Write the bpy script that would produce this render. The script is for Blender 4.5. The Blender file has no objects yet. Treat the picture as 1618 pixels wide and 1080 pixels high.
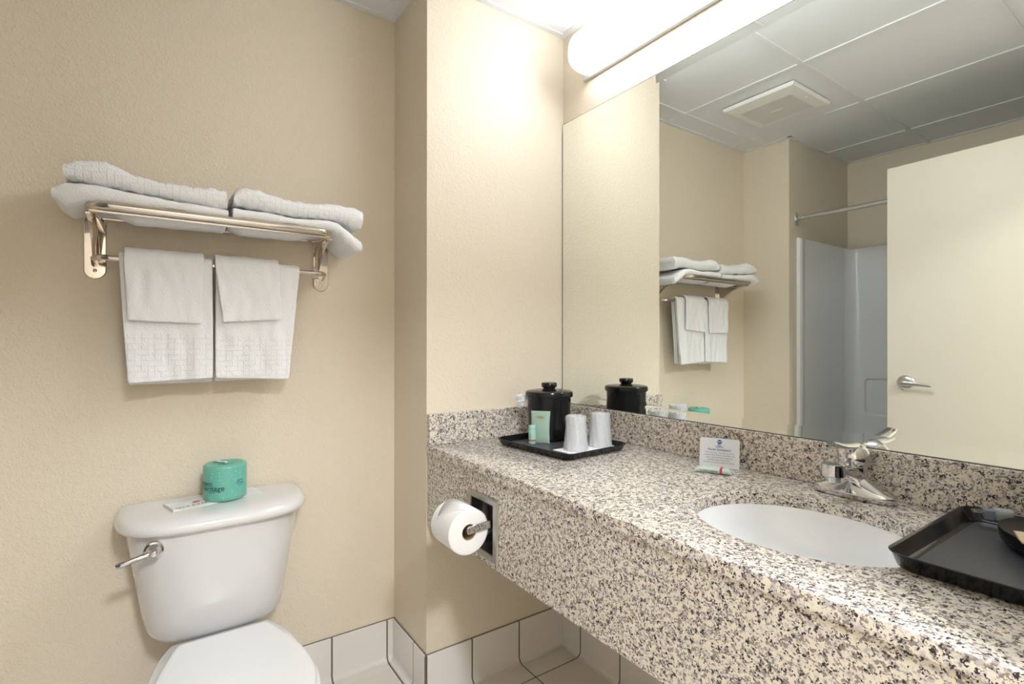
import bpy, bmesh, math, random
from mathutils import Vector, Matrix, noise
PI = math.pi
sc = bpy.context.scene
C = sc.collection
random.seed(4)

# ------------------------------------------------------------------ camera, world, exposure
F_PX = 808.52
cam_d = bpy.data.cameras.new('camera')
cam_d.sensor_width = 36.0
cam_d.lens = F_PX / 1618.0 * 36.0
cam_d.clip_start = 0.02
cam = bpy.data.objects.new('camera', cam_d)
C.objects.link(cam)
yaw, pit, rol = math.radians(34.574), math.radians(0.123), math.radians(0.052)
Fv = Vector((-math.cos(yaw) * math.cos(pit), math.sin(yaw) * math.cos(pit), math.sin(pit)))
Rv = Vector((math.sin(yaw), math.cos(yaw), 0))
Uv = Rv.cross(Fv)
R2 = Rv * math.cos(rol) + Uv * math.sin(rol)
U2 = Uv * math.cos(rol) - Rv * math.sin(rol)
CAM = Vector((1.589, -1.3466, 1.2063))
M = Matrix((R2, U2, -Fv)).transposed().to_4x4()
M.translation = CAM
cam.matrix_world = M
sc.camera = cam

sc.view_settings.view_transform = 'Standard'
sc.view_settings.look = 'None'
sc.view_settings.gamma = 1.0
sc.view_settings.use_curve_mapping = False
sc.view_settings.exposure = 1.68

w = bpy.data.worlds.new('world')
sc.world = w
w.use_nodes = True
w.node_tree.nodes['Background'].inputs[0].default_value = (0.8, 0.85, 1.0, 1)
w.node_tree.nodes['Background'].inputs[1].default_value = 0.3

LAMP_STRENGTH = 4.3      # vanity light diffuser
FILL_STRENGTH = 64.0      # unseen fill light added in the entry hall behind the camera

# ------------------------------------------------------------------ room numbers (metres)
XT = -0.289     # wall behind the toilet
YR = -0.602     # face of the wall return beside the toilet
YF = -1.784     # wall left of the tub
YB = -2.567     # back wall of the tub alcove
XR = 1.56       # right wall (doorway)
H = 2.44
ZC = 0.8624     # counter top
ZB = 0.9665     # backsplash top
ZA = 0.5957     # apron bottom
YV = -0.6045    # counter front
ZM = 2.0857     # mirror top

# ------------------------------------------------------------------ materials
def new_mat(name):
    m = bpy.data.materials.new(name)
    m.use_nodes = True
    nt = m.node_tree
    b = nt.nodes['Principled BSDF']
    return m, nt, b

def N(nt, t, **kw):
    n = nt.nodes.new(t)
    for k, v in kw.items():
        if k.startswith('i_'):
            n.inputs[k[2:].replace('_', ' ')].default_value = v
        else:
            setattr(n, k, v)
    return n

def simple(name, col, rough=0.5, metal=0.0, bump=None, spec=0.5, coat=0.0, trans=0.0, alpha=1.0, emit=None, var=0.0):
    m, nt, b = new_mat(name)
    b.inputs['Base Color'].default_value = (*col, 1)
    b.inputs['Roughness'].default_value = rough
    b.inputs['Metallic'].default_value = metal
    b.inputs['Specular IOR Level'].default_value = spec
    b.inputs['Coat Weight'].default_value = coat
    b.inputs['Coat Roughness'].default_value = 0.04
    b.inputs['Transmission Weight'].default_value = trans
    b.inputs['Alpha'].default_value = alpha
    tc = N(nt, 'ShaderNodeTexCoord')
    if emit:
        b.inputs['Emission Color'].default_value = (*emit[0], 1)
        b.inputs['Emission Strength'].default_value = emit[1]
    if var > 0:
        nz = N(nt, 'ShaderNodeTexNoise', i_Scale=3.0, i_Detail=3.0)
        nt.links.new(tc.outputs['Object'], nz.inputs['Vector'])
        mx = N(nt, 'ShaderNodeMix', data_type='RGBA')
        mx.inputs[6].default_value = (*[c * (1 - var) for c in col], 1)
        mx.inputs[7].default_value = (*[min(1, c * (1 + var)) for c in col], 1)
        nt.links.new(nz.outputs[0], mx.inputs[0])
        nt.links.new(mx.outputs[2], b.inputs['Base Color'])
    if bump:
        sc_, st, dist = bump
        nz = N(nt, 'ShaderNodeTexNoise', i_Scale=sc_, i_Detail=3.0)
        nt.links.new(tc.outputs['Object'], nz.inputs['Vector'])
        bp = N(nt, 'ShaderNodeBump', i_Strength=st, i_Distance=dist)
        nt.links.new(nz.outputs[0], bp.inputs['Height'])
        nt.links.new(bp.outputs[0], b.inputs['Normal'])
    return m

def wall_mat():
    m, nt, b = new_mat('wall_paint')
    b.inputs['Roughness'].default_value = 0.42
    b.inputs['Base Color'].default_value = (0.80, 0.705, 0.565, 1)
    b.inputs['Specular IOR Level'].default_value = 0.35
    tc = N(nt, 'ShaderNodeTexCoord')
    n1 = N(nt, 'ShaderNodeTexNoise', i_Scale=95.0, i_Detail=2.0, i_Roughness=0.6)
    n2 = N(nt, 'ShaderNodeTexNoise', i_Scale=38.0, i_Detail=3.0)
    n1.inputs['Distortion'].default_value = 1.2
    for n in (n1, n2):
        nt.links.new(tc.outputs['Object'], n.inputs['Vector'])
    r = N(nt, 'ShaderNodeMapRange')
    r.inputs[1].default_value = 0.45; r.inputs[2].default_value = 0.68
    nt.links.new(n1.outputs[0], r.inputs[0])
    a = N(nt, 'ShaderNodeMath', operation='MULTIPLY_ADD')
    a.inputs[1].default_value = 0.7
    nt.links.new(n2.outputs[0], a.inputs[0]); nt.links.new(r.outputs[0], a.inputs[2])
    bp = N(nt, 'ShaderNodeBump', i_Strength=0.55, i_Distance=0.0016)
    nt.links.new(a.outputs[0], bp.inputs['Height'])
    nt.links.new(bp.outputs[0], b.inputs['Normal'])
    return m

def granite_mat():
    m, nt, b = new_mat('speckled_granite')
    L = nt.links.new
    tc = N(nt, 'ShaderNodeTexCoord')
    wob = N(nt, 'ShaderNodeTexNoise', i_Scale=220.0, i_Detail=2.0)
    L(tc.outputs['Object'], wob.inputs['Vector'])
    sub = N(nt, 'ShaderNodeVectorMath', operation='MULTIPLY_ADD')
    sub.inputs[1].default_value = (0.005,) * 3
    L(wob.outputs['Color'], sub.inputs[0]); L(tc.outputs['Object'], sub.inputs[2])
    P = sub.outputs[0]
    # base: cream to pinkish grey patches
    n0 = N(nt, 'ShaderNodeTexNoise', i_Scale=105.0, i_Detail=3.0)
    L(P, n0.inputs['Vector'])
    cr0 = N(nt, 'ShaderNodeValToRGB')
    e = cr0.color_ramp.elements
    e[0].position = 0.36; e[0].color = (0.52, 0.47, 0.44, 1)
    e[1].position = 0.60; e[1].color = (0.81, 0.725, 0.60, 1)
    x = e.new(0.47); x.color = (0.755, 0.695, 0.63, 1)
    L(n0.outputs[0], cr0.inputs[0])
    # voronoi grains: grey
    v1 = N(nt, 'ShaderNodeTexVoronoi', i_Scale=330.0)
    L(P, v1.inputs['Vector'])
    sp1 = N(nt, 'ShaderNodeSeparateColor'); L(v1.outputs['Color'], sp1.inputs[0])
    n1 = N(nt, 'ShaderNodeTexNoise', i_Scale=88.0, i_Detail=2.0)
    L(P, n1.inputs['Vector'])
    ad = N(nt, 'ShaderNodeMath', operation='ADD'); L(sp1.outputs[0], ad.inputs[0])
    ml = N(nt, 'ShaderNodeMath', operation='MULTIPLY'); ml.inputs[1].default_value = 2.6
    L(n1.outputs[0], ml.inputs[0]); L(ml.outputs[0], ad.inputs[1])
    g1 = N(nt, 'ShaderNodeMapRange'); g1.inputs[1].default_value = 1.98; g1.inputs[2].default_value = 2.10
    L(ad.outputs[0], g1.inputs[0])
    mx1 = N(nt, 'ShaderNodeMix', data_type='RGBA'); mx1.inputs[7].default_value = (0.29, 0.245, 0.225, 1)
    L(g1.outputs[0], mx1.inputs[0]); L(cr0.outputs[0], mx1.inputs[6])
    # black specks
    v2 = N(nt, 'ShaderNodeTexVoronoi', i_Scale=400.0)
    L(P, v2.inputs['Vector'])
    sp2 = N(nt, 'ShaderNodeSeparateColor'); L(v2.outputs['Color'], sp2.inputs[0])
    n2 = N(nt, 'ShaderNodeTexNoise', i_Scale=118.0, i_Detail=2.0)
    mp = N(nt, 'ShaderNodeMapping'); mp.inputs['Location'].default_value = (7, 3, 1)
    L(P, mp.inputs[0]); L(mp.outputs[0], n2.inputs['Vector'])
    ml2 = N(nt, 'ShaderNodeMath', operation='MULTIPLY'); ml2.inputs[1].default_value = 2.4
    L(n2.outputs[0], ml2.inputs[0])
    ad2 = N(nt, 'ShaderNodeMath', operation='ADD'); L(sp2.outputs[1], ad2.inputs[0]); L(ml2.outputs[0], ad2.inputs[1])
    g2 = N(nt, 'ShaderNodeMapRange'); g2.inputs[1].default_value = 2.07; g2.inputs[2].default_value = 2.13
    L(ad2.outputs[0], g2.inputs[0])
    mx2 = N(nt, 'ShaderNodeMix', data_type='RGBA'); mx2.inputs[7].default_value = (0.035, 0.03, 0.032, 1)
    L(g2.outputs[0], mx2.inputs[0]); L(mx1.outputs[2], mx2.inputs[6])
    L(mx2.outputs[2], b.inputs['Base Color'])
    b.inputs['Roughness'].default_value = 0.22
    b.inputs['Specular IOR Level'].default_value = 0.5
    return m

def terry_mat(name, band=None, vec='YZ', scale=1.0):
    """white cotton; band=(z0,z1) adds a woven stair pattern between those heights"""
    m, nt, b = new_mat(name)
    L = nt.links.new
    b.inputs['Base Color'].default_value = (0.93, 0.93, 0.94, 1)
    b.inputs['Roughness'].default_value = 0.95
    b.inputs['Specular IOR Level'].default_value = 0.1
    b.inputs['Sheen Weight'].default_value = 0.25
    tc = N(nt, 'ShaderNodeTexCoord')
    nz = N(nt, 'ShaderNodeTexNoise', i_Scale=260.0, i_Detail=3.0)
    L(tc.outputs['Object'], nz.inputs['Vector'])
    n2 = N(nt, 'ShaderNodeTexNoise', i_Scale=60.0, i_Detail=2.0)
    L(tc.outputs['Object'], n2.inputs['Vector'])
    b1 = N(nt, 'ShaderNodeBump', i_Strength=0.8, i_Distance=0.0025)
    L(nz.outputs[0], b1.inputs['Height'])
    b2 = N(nt, 'ShaderNodeBump', i_Strength=0.3, i_Distance=0.003)
    L(n2.outputs[0], b2.inputs['Height']); L(b1.outputs[0], b2.inputs['Normal'])
    last = b2
    if band:
        sx = N(nt, 'ShaderNodeSeparateXYZ'); L(tc.outputs['Object'], sx.inputs[0])
        cb = N(nt, 'ShaderNodeCombineXYZ')
        L(sx.outputs[1], cb.inputs[0])
        L(sx.outputs[2 if vec == 'YZ' else 0], cb.inputs[1])
        if vec == 'YW':
            dv = N(nt, 'ShaderNodeMath', operation='SUBTRACT'); L(sx.outputs[2], dv.inputs[0]); L(sx.outputs[0], dv.inputs[1])
            vout = dv.outputs[0]
        else:
            vout = sx.outputs[2]
        def mth(op, a, b_=None):
            n = N(nt, 'ShaderNodeMath', operation=op)
            for k_, q_ in enumerate((a, b_)):
                if q_ is None: continue
                if isinstance(q_, (int, float)): n.inputs[k_].default_value = q_
                else: L(q_, n.inputs[k_])
            return n.outputs[0]
        p_ = 0.0155 * scale
        u_ = mth('ADD', mth('DIVIDE', sx.outputs[1], p_), 400.0); v_ = mth('ADD', mth('DIVIDE', vout, p_), 400.0)
        fu, fv = mth('FRACT', u_), mth('FRACT', v_)
        kk = mth('MODULO', mth('ADD', mth('FLOOR', u_), mth('FLOOR', v_)), 4.0)
        def ridge(f):
            r = N(nt, 'ShaderNodeMapRange', interpolation_type='SMOOTHSTEP'); r.inputs[1].default_value = .20; r.inputs[2].default_value = 0.0
            L(f, r.inputs[0]); return r.outputs[0]
        hl_ = mth('MULTIPLY', ridge(fv), mth('SUBTRACT', 1.0, mth('COMPARE', kk, 3.0)))
        vl_ = mth('MULTIPLY', ridge(fu), mth('SUBTRACT', 1.0, mth('COMPARE', kk, 1.0)))
        weave = mth('MAXIMUM', hl_, vl_)
        # square mask between z0 and z1
        mk = N(nt, 'ShaderNodeMapRange'); mk.inputs[1].default_value = band[0]; mk.inputs[2].default_value = band[0] + .004
        L(sx.outputs[2], mk.inputs[0])
        mk2 = N(nt, 'ShaderNodeMapRange'); mk2.inputs[1].default_value = band[1]; mk2.inputs[2].default_value = band[1] - .004
        L(sx.outputs[2], mk2.inputs[0])
        mm = N(nt, 'ShaderNodeMath', operation='MULTIPLY'); L(mk.outputs[0], mm.inputs[0]); L(mk2.outputs[0], mm.inputs[1])
        m3 = N(nt, 'ShaderNodeMath', operation='MULTIPLY'); L(weave, m3.inputs[0]); L(mm.outputs[0], m3.inputs[1])
        b3 = N(nt, 'ShaderNodeBump', i_Strength=0.5, i_Distance=0.0020, invert=True)
        L(m3.outputs[0], b3.inputs['Height']); L(last.outputs[0], b3.inputs['Normal'])
        last = b3
    L(last.outputs[0], b.inputs['Normal'])
    return m

def dots_mat(name, col, dot, scale=90.0, thr=0.18, rough=0.35):
    m, nt, b = new_mat(name)
    L = nt.links.new
    tc = N(nt, 'ShaderNodeTexCoord')
    v = N(nt, 'ShaderNodeTexVoronoi', i_Scale=scale); v.inputs['Randomness'].default_value = 0.55
    L(tc.outputs['Object'], v.inputs['Vector'])
    r = N(nt, 'ShaderNodeMapRange'); r.inputs[1].default_value = thr; r.inputs[2].default_value = thr * 0.75
    L(v.outputs['Distance'], r.inputs[0])
    mx = N(nt, 'ShaderNodeMix', data_type='RGBA')
    mx.inputs[6].default_value = (*col, 1); mx.inputs[7].default_value = (*dot, 1)
    L(r.outputs[0], mx.inputs[0]); L(mx.outputs[2], b.inputs['Base Color'])
    b.inputs['Roughness'].default_value = rough
    nz = N(nt, 'ShaderNodeTexNoise', i_Scale=35.0, i_Detail=2.0)
    L(tc.outputs['Object'], nz.inputs['Vector'])
    bp = N(nt, 'ShaderNodeBump', i_Strength=0.4, i_Distance=0.003)
    L(nz.outputs[0], bp.inputs['Height']); L(bp.outputs[0], b.inputs['Normal'])
    return m

def film_mat(name, tint=(0.93, 0.94, 0.96), op=0.35):
    m, nt, b = new_mat(name)
    L = nt.links.new
    b.inputs['Base Color'].default_value = (*tint, 1)
    b.inputs['Roughness'].default_value = 0.25
    b.inputs['Alpha'].default_value = op
    tc = N(nt, 'ShaderNodeTexCoord')
    nz = N(nt, 'ShaderNodeTexNoise', i_Scale=60.0, i_Detail=3.0)
    L(tc.outputs['Object'], nz.inputs['Vector'])
    bp = N(nt, 'ShaderNodeBump', i_Strength=0.8, i_Distance=0.006)
    L(nz.outputs[0], bp.inputs['Height']); L(bp.outputs[0], b.inputs['Normal'])
    return m

MW = wall_mat()
MGR = granite_mat()
M_ceil = simple('ceiling_panel', (0.82, 0.84, 0.86), 0.75, bump=(160, .12, .001))
M_grid = simple('ceiling_grid_white', (0.80, 0.81, 0.82), 0.45)
M_tile = simple('floor_tile_glaze', (0.82, 0.765, 0.70), 0.28, var=0.05)
M_btile = simple('base_tile_glaze', (0.80, 0.76, 0.715), 0.16, var=0.05)
M_grout = simple('grey_brown_grout', (0.17, 0.135, 0.105), 0.9, bump=(300, .3, .001))
M_mirror = simple('mirror_silver', (0.90, 0.935, 0.905), 0.0, 1.0)
M_mirror_edge = simple('mirror_edge', (0.10, 0.11, 0.10), 0.3, 0.6)
M_chrome = simple('polished_chrome', (0.66, 0.66, 0.675), 0.06, 1.0)
M_nickel = simple('polished_nickel', (0.72, 0.66, 0.60), 0.08, 1.0)
M_satin = simple('satin_nickel', (0.60, 0.60, 0.60), 0.28, 1.0)
M_brushed = simple('brushed_steel', (0.46, 0.455, 0.43), 0.30, 1.0)
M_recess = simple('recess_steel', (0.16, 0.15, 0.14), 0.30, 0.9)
M_porc = simple('white_porcelain', (0.78, 0.77, 0.765), 0.10, coat=0.4)
M_seat = simple('white_seat_plastic', (0.86, 0.855, 0.85), 0.22)
M_basin = simple('basin_porcelain', (0.95, 0.955, 0.96), 0.10, coat=0.4)
M_black = simple('black_gloss_plastic', (0.010, 0.010, 0.011), 0.16, spec=0.35)
M_blackm = simple('black_satin_plastic', (0.018, 0.018, 0.02), 0.30)
M_traym = simple('tray_floor_black', (0.06, 0.063, 0.073), 0.40)
M_rubber = simple('dark_rubber', (0.05, 0.05, 0.05), 0.7)
M_paper = simple('white_paper', (0.86, 0.85, 0.83), 0.8, bump=(120, .2, .001))
M_tissue = simple('white_tissue', (0.87, 0.865, 0.855), 0.95, bump=(90, .35, .0015))
M_card = simple('card_stock', (0.82, 0.84, 0.88), 0.55)
M_kraft = simple('cardboard_core', (0.40, 0.27, 0.15), 0.9)
M_tan = simple('tan_packet_paper', (0.70, 0.55, 0.36), 0.6, bump=(80, .3, .002))
M_blue = simple('blue_ink', (0.02, 0.10, 0.36), 0.6)
M_ink = simple('grey_blue_ink', (0.22, 0.24, 0.33), 0.7)
M_darkink = simple('dark_ink', (0.02, 0.07, 0.08), 0.6)
M_greenink = simple('green_ink', (0.05, 0.20, 0.14), 0.6)
M_redink = simple('red_ink', (0.65, 0.04, 0.10), 0.5)
M_mint = dots_mat('mint_wrapper', (0.16, 0.50, 0.40), (0.45, 0.75, 0.66), 95.0, 0.16)
M_sachet = simple('sage_green_sachet', (0.33, 0.46, 0.37), 0.35, bump=(40, .3, .003))
M_bottle = simple('aqua_bottle', (0.40, 0.66, 0.58), 0.35)
M_gold = simple('gold_print', (0.62, 0.52, 0.20), 0.4)
M_pack = dots_mat('pale_green_packet', (0.62, 0.72, 0.66), (0.40, 0.55, 0.45), 260.0, 0.25)
M_cup = simple('frosted_cup', (0.86, 0.87, 0.89), 0.35, trans=0.35, alpha=0.88)
M_film = film_mat('clear_film')
M_linr = film_mat('liner_film', op=0.6)
M_door = simple('door_paint', (0.78, 0.715, 0.60), 0.38, var=0.02)
M_fiber = simple('fibreglass_white', (0.88, 0.885, 0.88), 0.22)
M_vent = simple('vent_white', (0.88, 0.87, 0.84), 0.4)
M_ventin = simple('vent_inside', (0.12, 0.11, 0.10), 0.7)
M_diff = simple('glowing_diffuser', (0.9, 0.9, 0.9), 0.4, emit=((0.90, 0.945, 1.0), LAMP_STRENGTH))
M_diffend = simple('diffuser_end_cap', (0.88, 0.89, 0.92), 0.4, emit=((0.95, 0.97, 1.0), 0.35))
M_lampbase = simple('lamp_base_white', (0.62, 0.62, 0.61), 0.5)
M_hallfill = simple('glowing_hall_fill', (0.9, 0.9, 0.9), 0.4, emit=((0.89, 0.94, 1.0), FILL_STRENGTH))  # glow of the fill light added in the hall
M_carpet = simple('hall_carpet', (0.55, 0.52, 0.48), 0.95, bump=(300, .6, .003), var=.1)
M_plugblue = simple('plug_blue_grey', (0.20, 0.24, 0.33), 0.35)
M_pluggrey = simple('plug_grey', (0.34, 0.37, 0.41), 0.35)
M_white = simple('white_print', (0.85, 0.87, 0.9), 0.5)
M_terry = terry_mat('white_terry')
M_hang = terry_mat('white_terry_band', (.012, .140))
M_shelft = terry_mat('white_terry_woven', (-.2, .3), 'YW')

# ------------------------------------------------------------------ mesh helpers
ORG = {}
def obj(name, bm, mat, parent=None, smooth=True, local=False, bevel=0.0, angle=35):
    if parent is not None and not local:
        o_ = Vector(ORG[parent.name])
        bmesh.ops.translate(bm, verts=bm.verts, vec=-o_)
    bmesh.ops.recalc_face_normals(bm, faces=bm.faces)
    me = bpy.data.meshes.new(name)
    bm.to_mesh(me); bm.free()
    mats = mat if isinstance(mat, (list, tuple)) else [mat]
    for m_ in mats:
        me.materials.append(m_)
    if smooth:
        for p in me.polygons:
            p.use_smooth = True
        try:
            me.set_sharp_from_angle(angle=math.radians(angle))
        except Exception:
            pass
    o = bpy.data.objects.new(name, me)
    C.objects.link(o)
    if parent is not None:
        o.parent = parent
        ORG[o.name] = ORG[parent.name] if not local else (0, 0, 0)
    else:
        ORG[o.name] = (0, 0, 0)
    if bevel > 0:
        md = o.modifiers.new('bevel', 'BEVEL'); md.width = bevel; md.segments = 3; md.limit_method = 'ANGLE'
        md.angle_limit = math.radians(40)
    return o

def thing(name, label, cat, loc=(0, 0, 0), rz=0.0, group=None):
    o = bpy.data.objects.new(name, None)
    o.empty_display_size = 0.05
    C.objects.link(o)
    o.location = loc; o.rotation_euler = (0, 0, rz)
    o['label'] = label; o['category'] = cat
    if group: o['group'] = group
    ORG[o.name] = loc
    return o

def tag(o, label, cat, group=None):
    o['label'] = label; o['category'] = cat
    if group: o['group'] = group
    return o

def setorg(o, p):
    """move a mesh's origin to p (world), geometry stays"""
    p = Vector(p)
    o.data.transform(Matrix.Translation(-p))
    o.location = p
    return o

def struct(name, bm, mat, **kw):
    o = obj(name, bm, mat, **kw)
    o['kind'] = 'structure'
    return o

def box(bm, x0, x1, y0, y1, z0, z1, mi=0):
    vs = [bm.verts.new((x, y, z)) for x in (x0, x1) for y in (y0, y1) for z in (z0, z1)]
    for f in ((0, 1, 3, 2), (4, 6, 7, 5), (0, 4, 5, 1), (2, 3, 7, 6), (0, 2, 6, 4), (1, 5, 7, 3)):
        fc = bm.faces.new([vs[i] for i in f]); fc.material_index = mi
    return bm
def BOX(*a, **k):
    return box(bmesh.new(), *a, **k)

def strip(bm, rings, closed=True, cap0=True, cap1=True, mi=0):
    """rings: list of lists of points, all the same length"""
    VS = [[bm.verts.new(p) for p in r] for r in rings]
    n = len(VS[0])
    for a, b_ in zip(VS[:-1], VS[1:]):
        rng = range(n if closed else n - 1)
        for i in rng:
            j = (i + 1) % n
            f = bm.faces.new((a[i], a[j], b_[j], b_[i])); f.material_index = mi
    if cap0 and closed:
        f = bm.faces.new(VS[0][::-1]); f.material_index = mi
    if cap1 and closed:
        f = bm.faces.new(VS[-1]); f.material_index = mi
    return bm

def lathe(bm, prof, c=(0, 0, 0), n=48, axis='z', mi=0, cap0=False, cap1=False):
    rings = []
    for r, h in prof:
        ring = []
        for k in range(n):
            a = 2 * PI * k / n
            p = (r * math.cos(a), r * math.sin(a), h)
            if axis == 'x': p = (p[2], p[0], p[1])
            if axis == 'y': p = (p[0], p[2], p[1])
            ring.append((c[0] + p[0], c[1] + p[1], c[2] + p[2]))
        rings.append(ring)
    return strip(bm, rings, True, cap0, cap1, mi)

def tube(bm, pts, r, n=14, mi=0, cap=True):
    pts = [Vector(p) for p in pts]
    rr = r if isinstance(r, (list, tuple)) else [r] * len(pts)
    rings = []
    up = None
    for i, p in enumerate(pts):
        t = (pts[min(i + 1, len(pts) - 1)] - pts[max(i - 1, 0)]).normalized()
        if up is None:
            up = Vector((0, 0, 1)) if abs(t.z) < .9 else Vector((1, 0, 0))
        a = t.cross(up)
        if a.length < 1e-4: a = t.cross(Vector((0, 1, 0)))
        a.normalize(); b_ = a.cross(t).normalized(); up = b_
        rings.append([tuple(p + a * math.cos(2 * PI * k / n) * rr[i] + b_ * math.sin(2 * PI * k / n) * rr[i]) for k in range(n)])
    return strip(bm, rings, True, cap, cap, mi)

def smooth_path(pts, k=6):
    """catmull-rom through the points"""
    P = [Vector(p) for p in pts]
    out = []
    for i in range(len(P) - 1):
        p0, p1, p2, p3 = P[max(i - 1, 0)], P[i], P[i + 1], P[min(i + 2, len(P) - 1)]
        for j in range(k):
            t = j / k
            out.append(0.5 * ((2 * p1) + (-p0 + p2) * t + (2 * p0 - 5 * p1 + 4 * p2 - p3) * t * t + (-p0 + 3 * p1 - 3 * p2 + p3) * t ** 3))
    out.append(P[-1])
    return out

def rrect(w_, d_, r, z, n=8, cx=0, cy=0):
    pts = []
    for sx, sy, a0 in ((1, 1, 0), (-1, 1, PI / 2), (-1, -1, PI), (1, -1, 3 * PI / 2)):
        for k in range(n + 1):
            a = a0 + PI / 2 * k / n
            pts.append((cx + sx * (w_ / 2 - r) + r * math.cos(a), cy + sy * (d_ / 2 - r) + r * math.sin(a), z))
    return pts

def interp(tab, x):
    if x <= tab[0][0]: return tab[0][1]
    for (a, va), (b_, vb) in zip(tab[:-1], tab[1:]):
        if x <= b_:
            t = (x - a) / (b_ - a); t = t * t * (3 - 2 * t) * .5 + t * .5
            return va + (vb - va) * t
    return tab[-1][1]

def text_mesh(s, size, align='CENTER', bold=False, spacing=1.0):
    """flat bmesh of a text in its xy plane"""
    cu = bpy.data.curves.new('lettering', 'FONT')
    cu.body = s; cu.size = size; cu.align_x = align; cu.align_y = 'CENTER'
    cu.space_character = spacing
    cu.resolution_u = 3
    if bold: cu.offset = size * 0.02
    to = bpy.data.objects.new('lettering', cu)
    C.objects.link(to)
    dg = bpy.context.evaluated_depsgraph_get()
    me = bpy.data.meshes.new_from_object(to.evaluated_get(dg))
    bm = bmesh.new(); bm.from_mesh(me)
    bpy.data.objects.remove(to); bpy.data.curves.remove(cu); bpy.data.meshes.remove(me)
    return bm

def merge(dst, src):
    me = bpy.data.meshes.new('t'); src.to_mesh(me); src.free()
    dst.from_mesh(me); bpy.data.meshes.remove(me)
    return dst

def mapverts(bm, fn):
    for v in bm.verts:
        v.co = Vector(fn(v.co.x, v.co.y, v.co.z))
    return bm

# ------------------------------------------------------------------ room shell
struct('wall_left', BOX(XT - .1, XT, YF - .1, 0.1, 0, 2.6), MW)
struct('wall_return', BOX(XT, 0, YR, 0.1, 0, 2.6), MW)
struct('wall_mirror', BOX(0, XR + .12, 0, 0.1, 0, 2.6), MW)
struct('wall_front', BOX(XT - .1, 0, YB - .1, YF, 0, 2.6), MW)
struct('wall_back', BOX(0, XR + .12, YB - .1, YB, 0, 2.6), MW)
bm = bmesh.new()
DO0, DO1, DOZ = -1.615, -0.63, 2.09        # door opening
box(bm, XR, XR + .12, YB, DO0, 0, 2.6)
box(bm, XR, XR + .12, DO1, 0, 0, 2.6)
box(bm, XR, XR + .12, DO0, DO1, DOZ, 2.6)
struct('wall_right', bm, MW, smooth=False)

# floor tiles with grout
bm = bmesh.new()
box(bm, XT - .1, XR + .12, YB - .1, 0.1, -.06, -0.003, 1)
S = 0.205
gx = [0.112 + S * k for k in range(-3, 9)]
gy = [-0.222 - S * k for k in range(-2, 13)]
for i in range(len(gx) - 1):
    for j in range(len(gy) - 1):
        x0, x1 = gx[i] + .003, gx[i + 1] - .003
        y1, y0 = gy[j] - .003, gy[j + 1] + .003
        x0 = max(x0, XT + .001); x1 = min(x1, XR + .12)
        y0 = max(y0, YB); y1 = min(y1, -.001)
        if x1 - x0 < .01 or y1 - y0 < .01: continue
        e = .0015
        strip(bm, [[(x0, y0, -.003), (x1, y0, -.003), (x1, y1, -.003), (x0, y1, -.003)],
                   [(x0, y0, -.0008), (x1, y0, -.0008), (x1, y1, -.0008), (x0, y1, -.0008)],
                   [(x0 + e, y0 + e, 0), (x1 - e, y0 + e, 0), (x1 - e, y1 - e, 0), (x0 + e, y1 - e, 0)]], cap0=False)
struct('floor', bm, [M_tile, M_grout], smooth=False)

# cove base tiles: profile swept along a wall, cut at the joints
TH = 0.153
def cove(name, p0, p1, nrm, joints):
    """p0->p1 along the wall foot; nrm into the room"""
    p0 = Vector((*p0, 0)); p1 = Vector((*p1, 0)); n_ = Vector((*nrm, 0))
    d = (p1 - p0); L_ = d.length; d.normalize()
    prof = [(0.0005, TH), (0.004, TH), (0.0065, TH - .0012), (0.008, TH - .004), (0.008, .022)]
    for k in range(1, 7):
        a = PI / 2 * k / 6
        prof.append((0.008 + .018 * (1 - math.cos(a)), .022 - .0205 * math.sin(a)))
    prof += [(0.026, 0.0003), (0.0005, 0.0003)]
    bm = bmesh.new()
    gp = [(a - .0012 if a > .002 else a, (z_ + .0018 if a < .0045 and z_ > .1 else max(z_ - .0018, 0.0002))) for a, z_ in prof]
    strip(bm, [[tuple(p0 + d * s_ + n_ * a + Vector((0, 0, z_))) for a, z_ in gp] for s_ in (0, L_)], mi=1)
    js = [0] + sorted(j for j in joints if 0.004 < j < L_ - 0.004) + [L_]
    for a0, a1 in zip(js[:-1], js[1:]):
        if a1 - a0 < .006: continue
        s0 = a0 + (.0029 if a0 > 0 else 0.0008); s1 = a1 - (.0029 if a1 < L_ else 0.0008)
        rings = []
        for s_, ins in ((s0, .001), (s0 + .001, 0), (s1 - .001, 0), (s1, .001)):
            rings.append([tuple(p0 + d * s_ + n_ * max(a - (ins if a > .003 else 0), .0004) + Vector((0, 0, z_ - (ins if z_ > .02 else 0)))) for a, z_ in prof])
        strip(bm, rings)
    return struct(name, bm, [M_btile, M_grout], angle=30)
jy = [-0.222 - S * k for k in range(0, 12)]
jx = [0.112 + S * k for k in range(-3, 9)]
cove('baseboard_left', (XT, YR), (XT, YF), (1, 0), [YR - y for y in jy])
cove('baseboard_return', (XT, YR), (0, YR), (0, -1), [x - XT for x in jx])
cove('baseboard_end', (0, YR), (0, 0), (1, 0), [y - YR for y in jy])
cove('baseboard_mirror', (0, 0), (XR, 0), (0, -1), [x for x in jx])
cove('baseboard_front', (XT, YF), (0, YF), (0, 1), [x - XT for x in jx])

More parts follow.
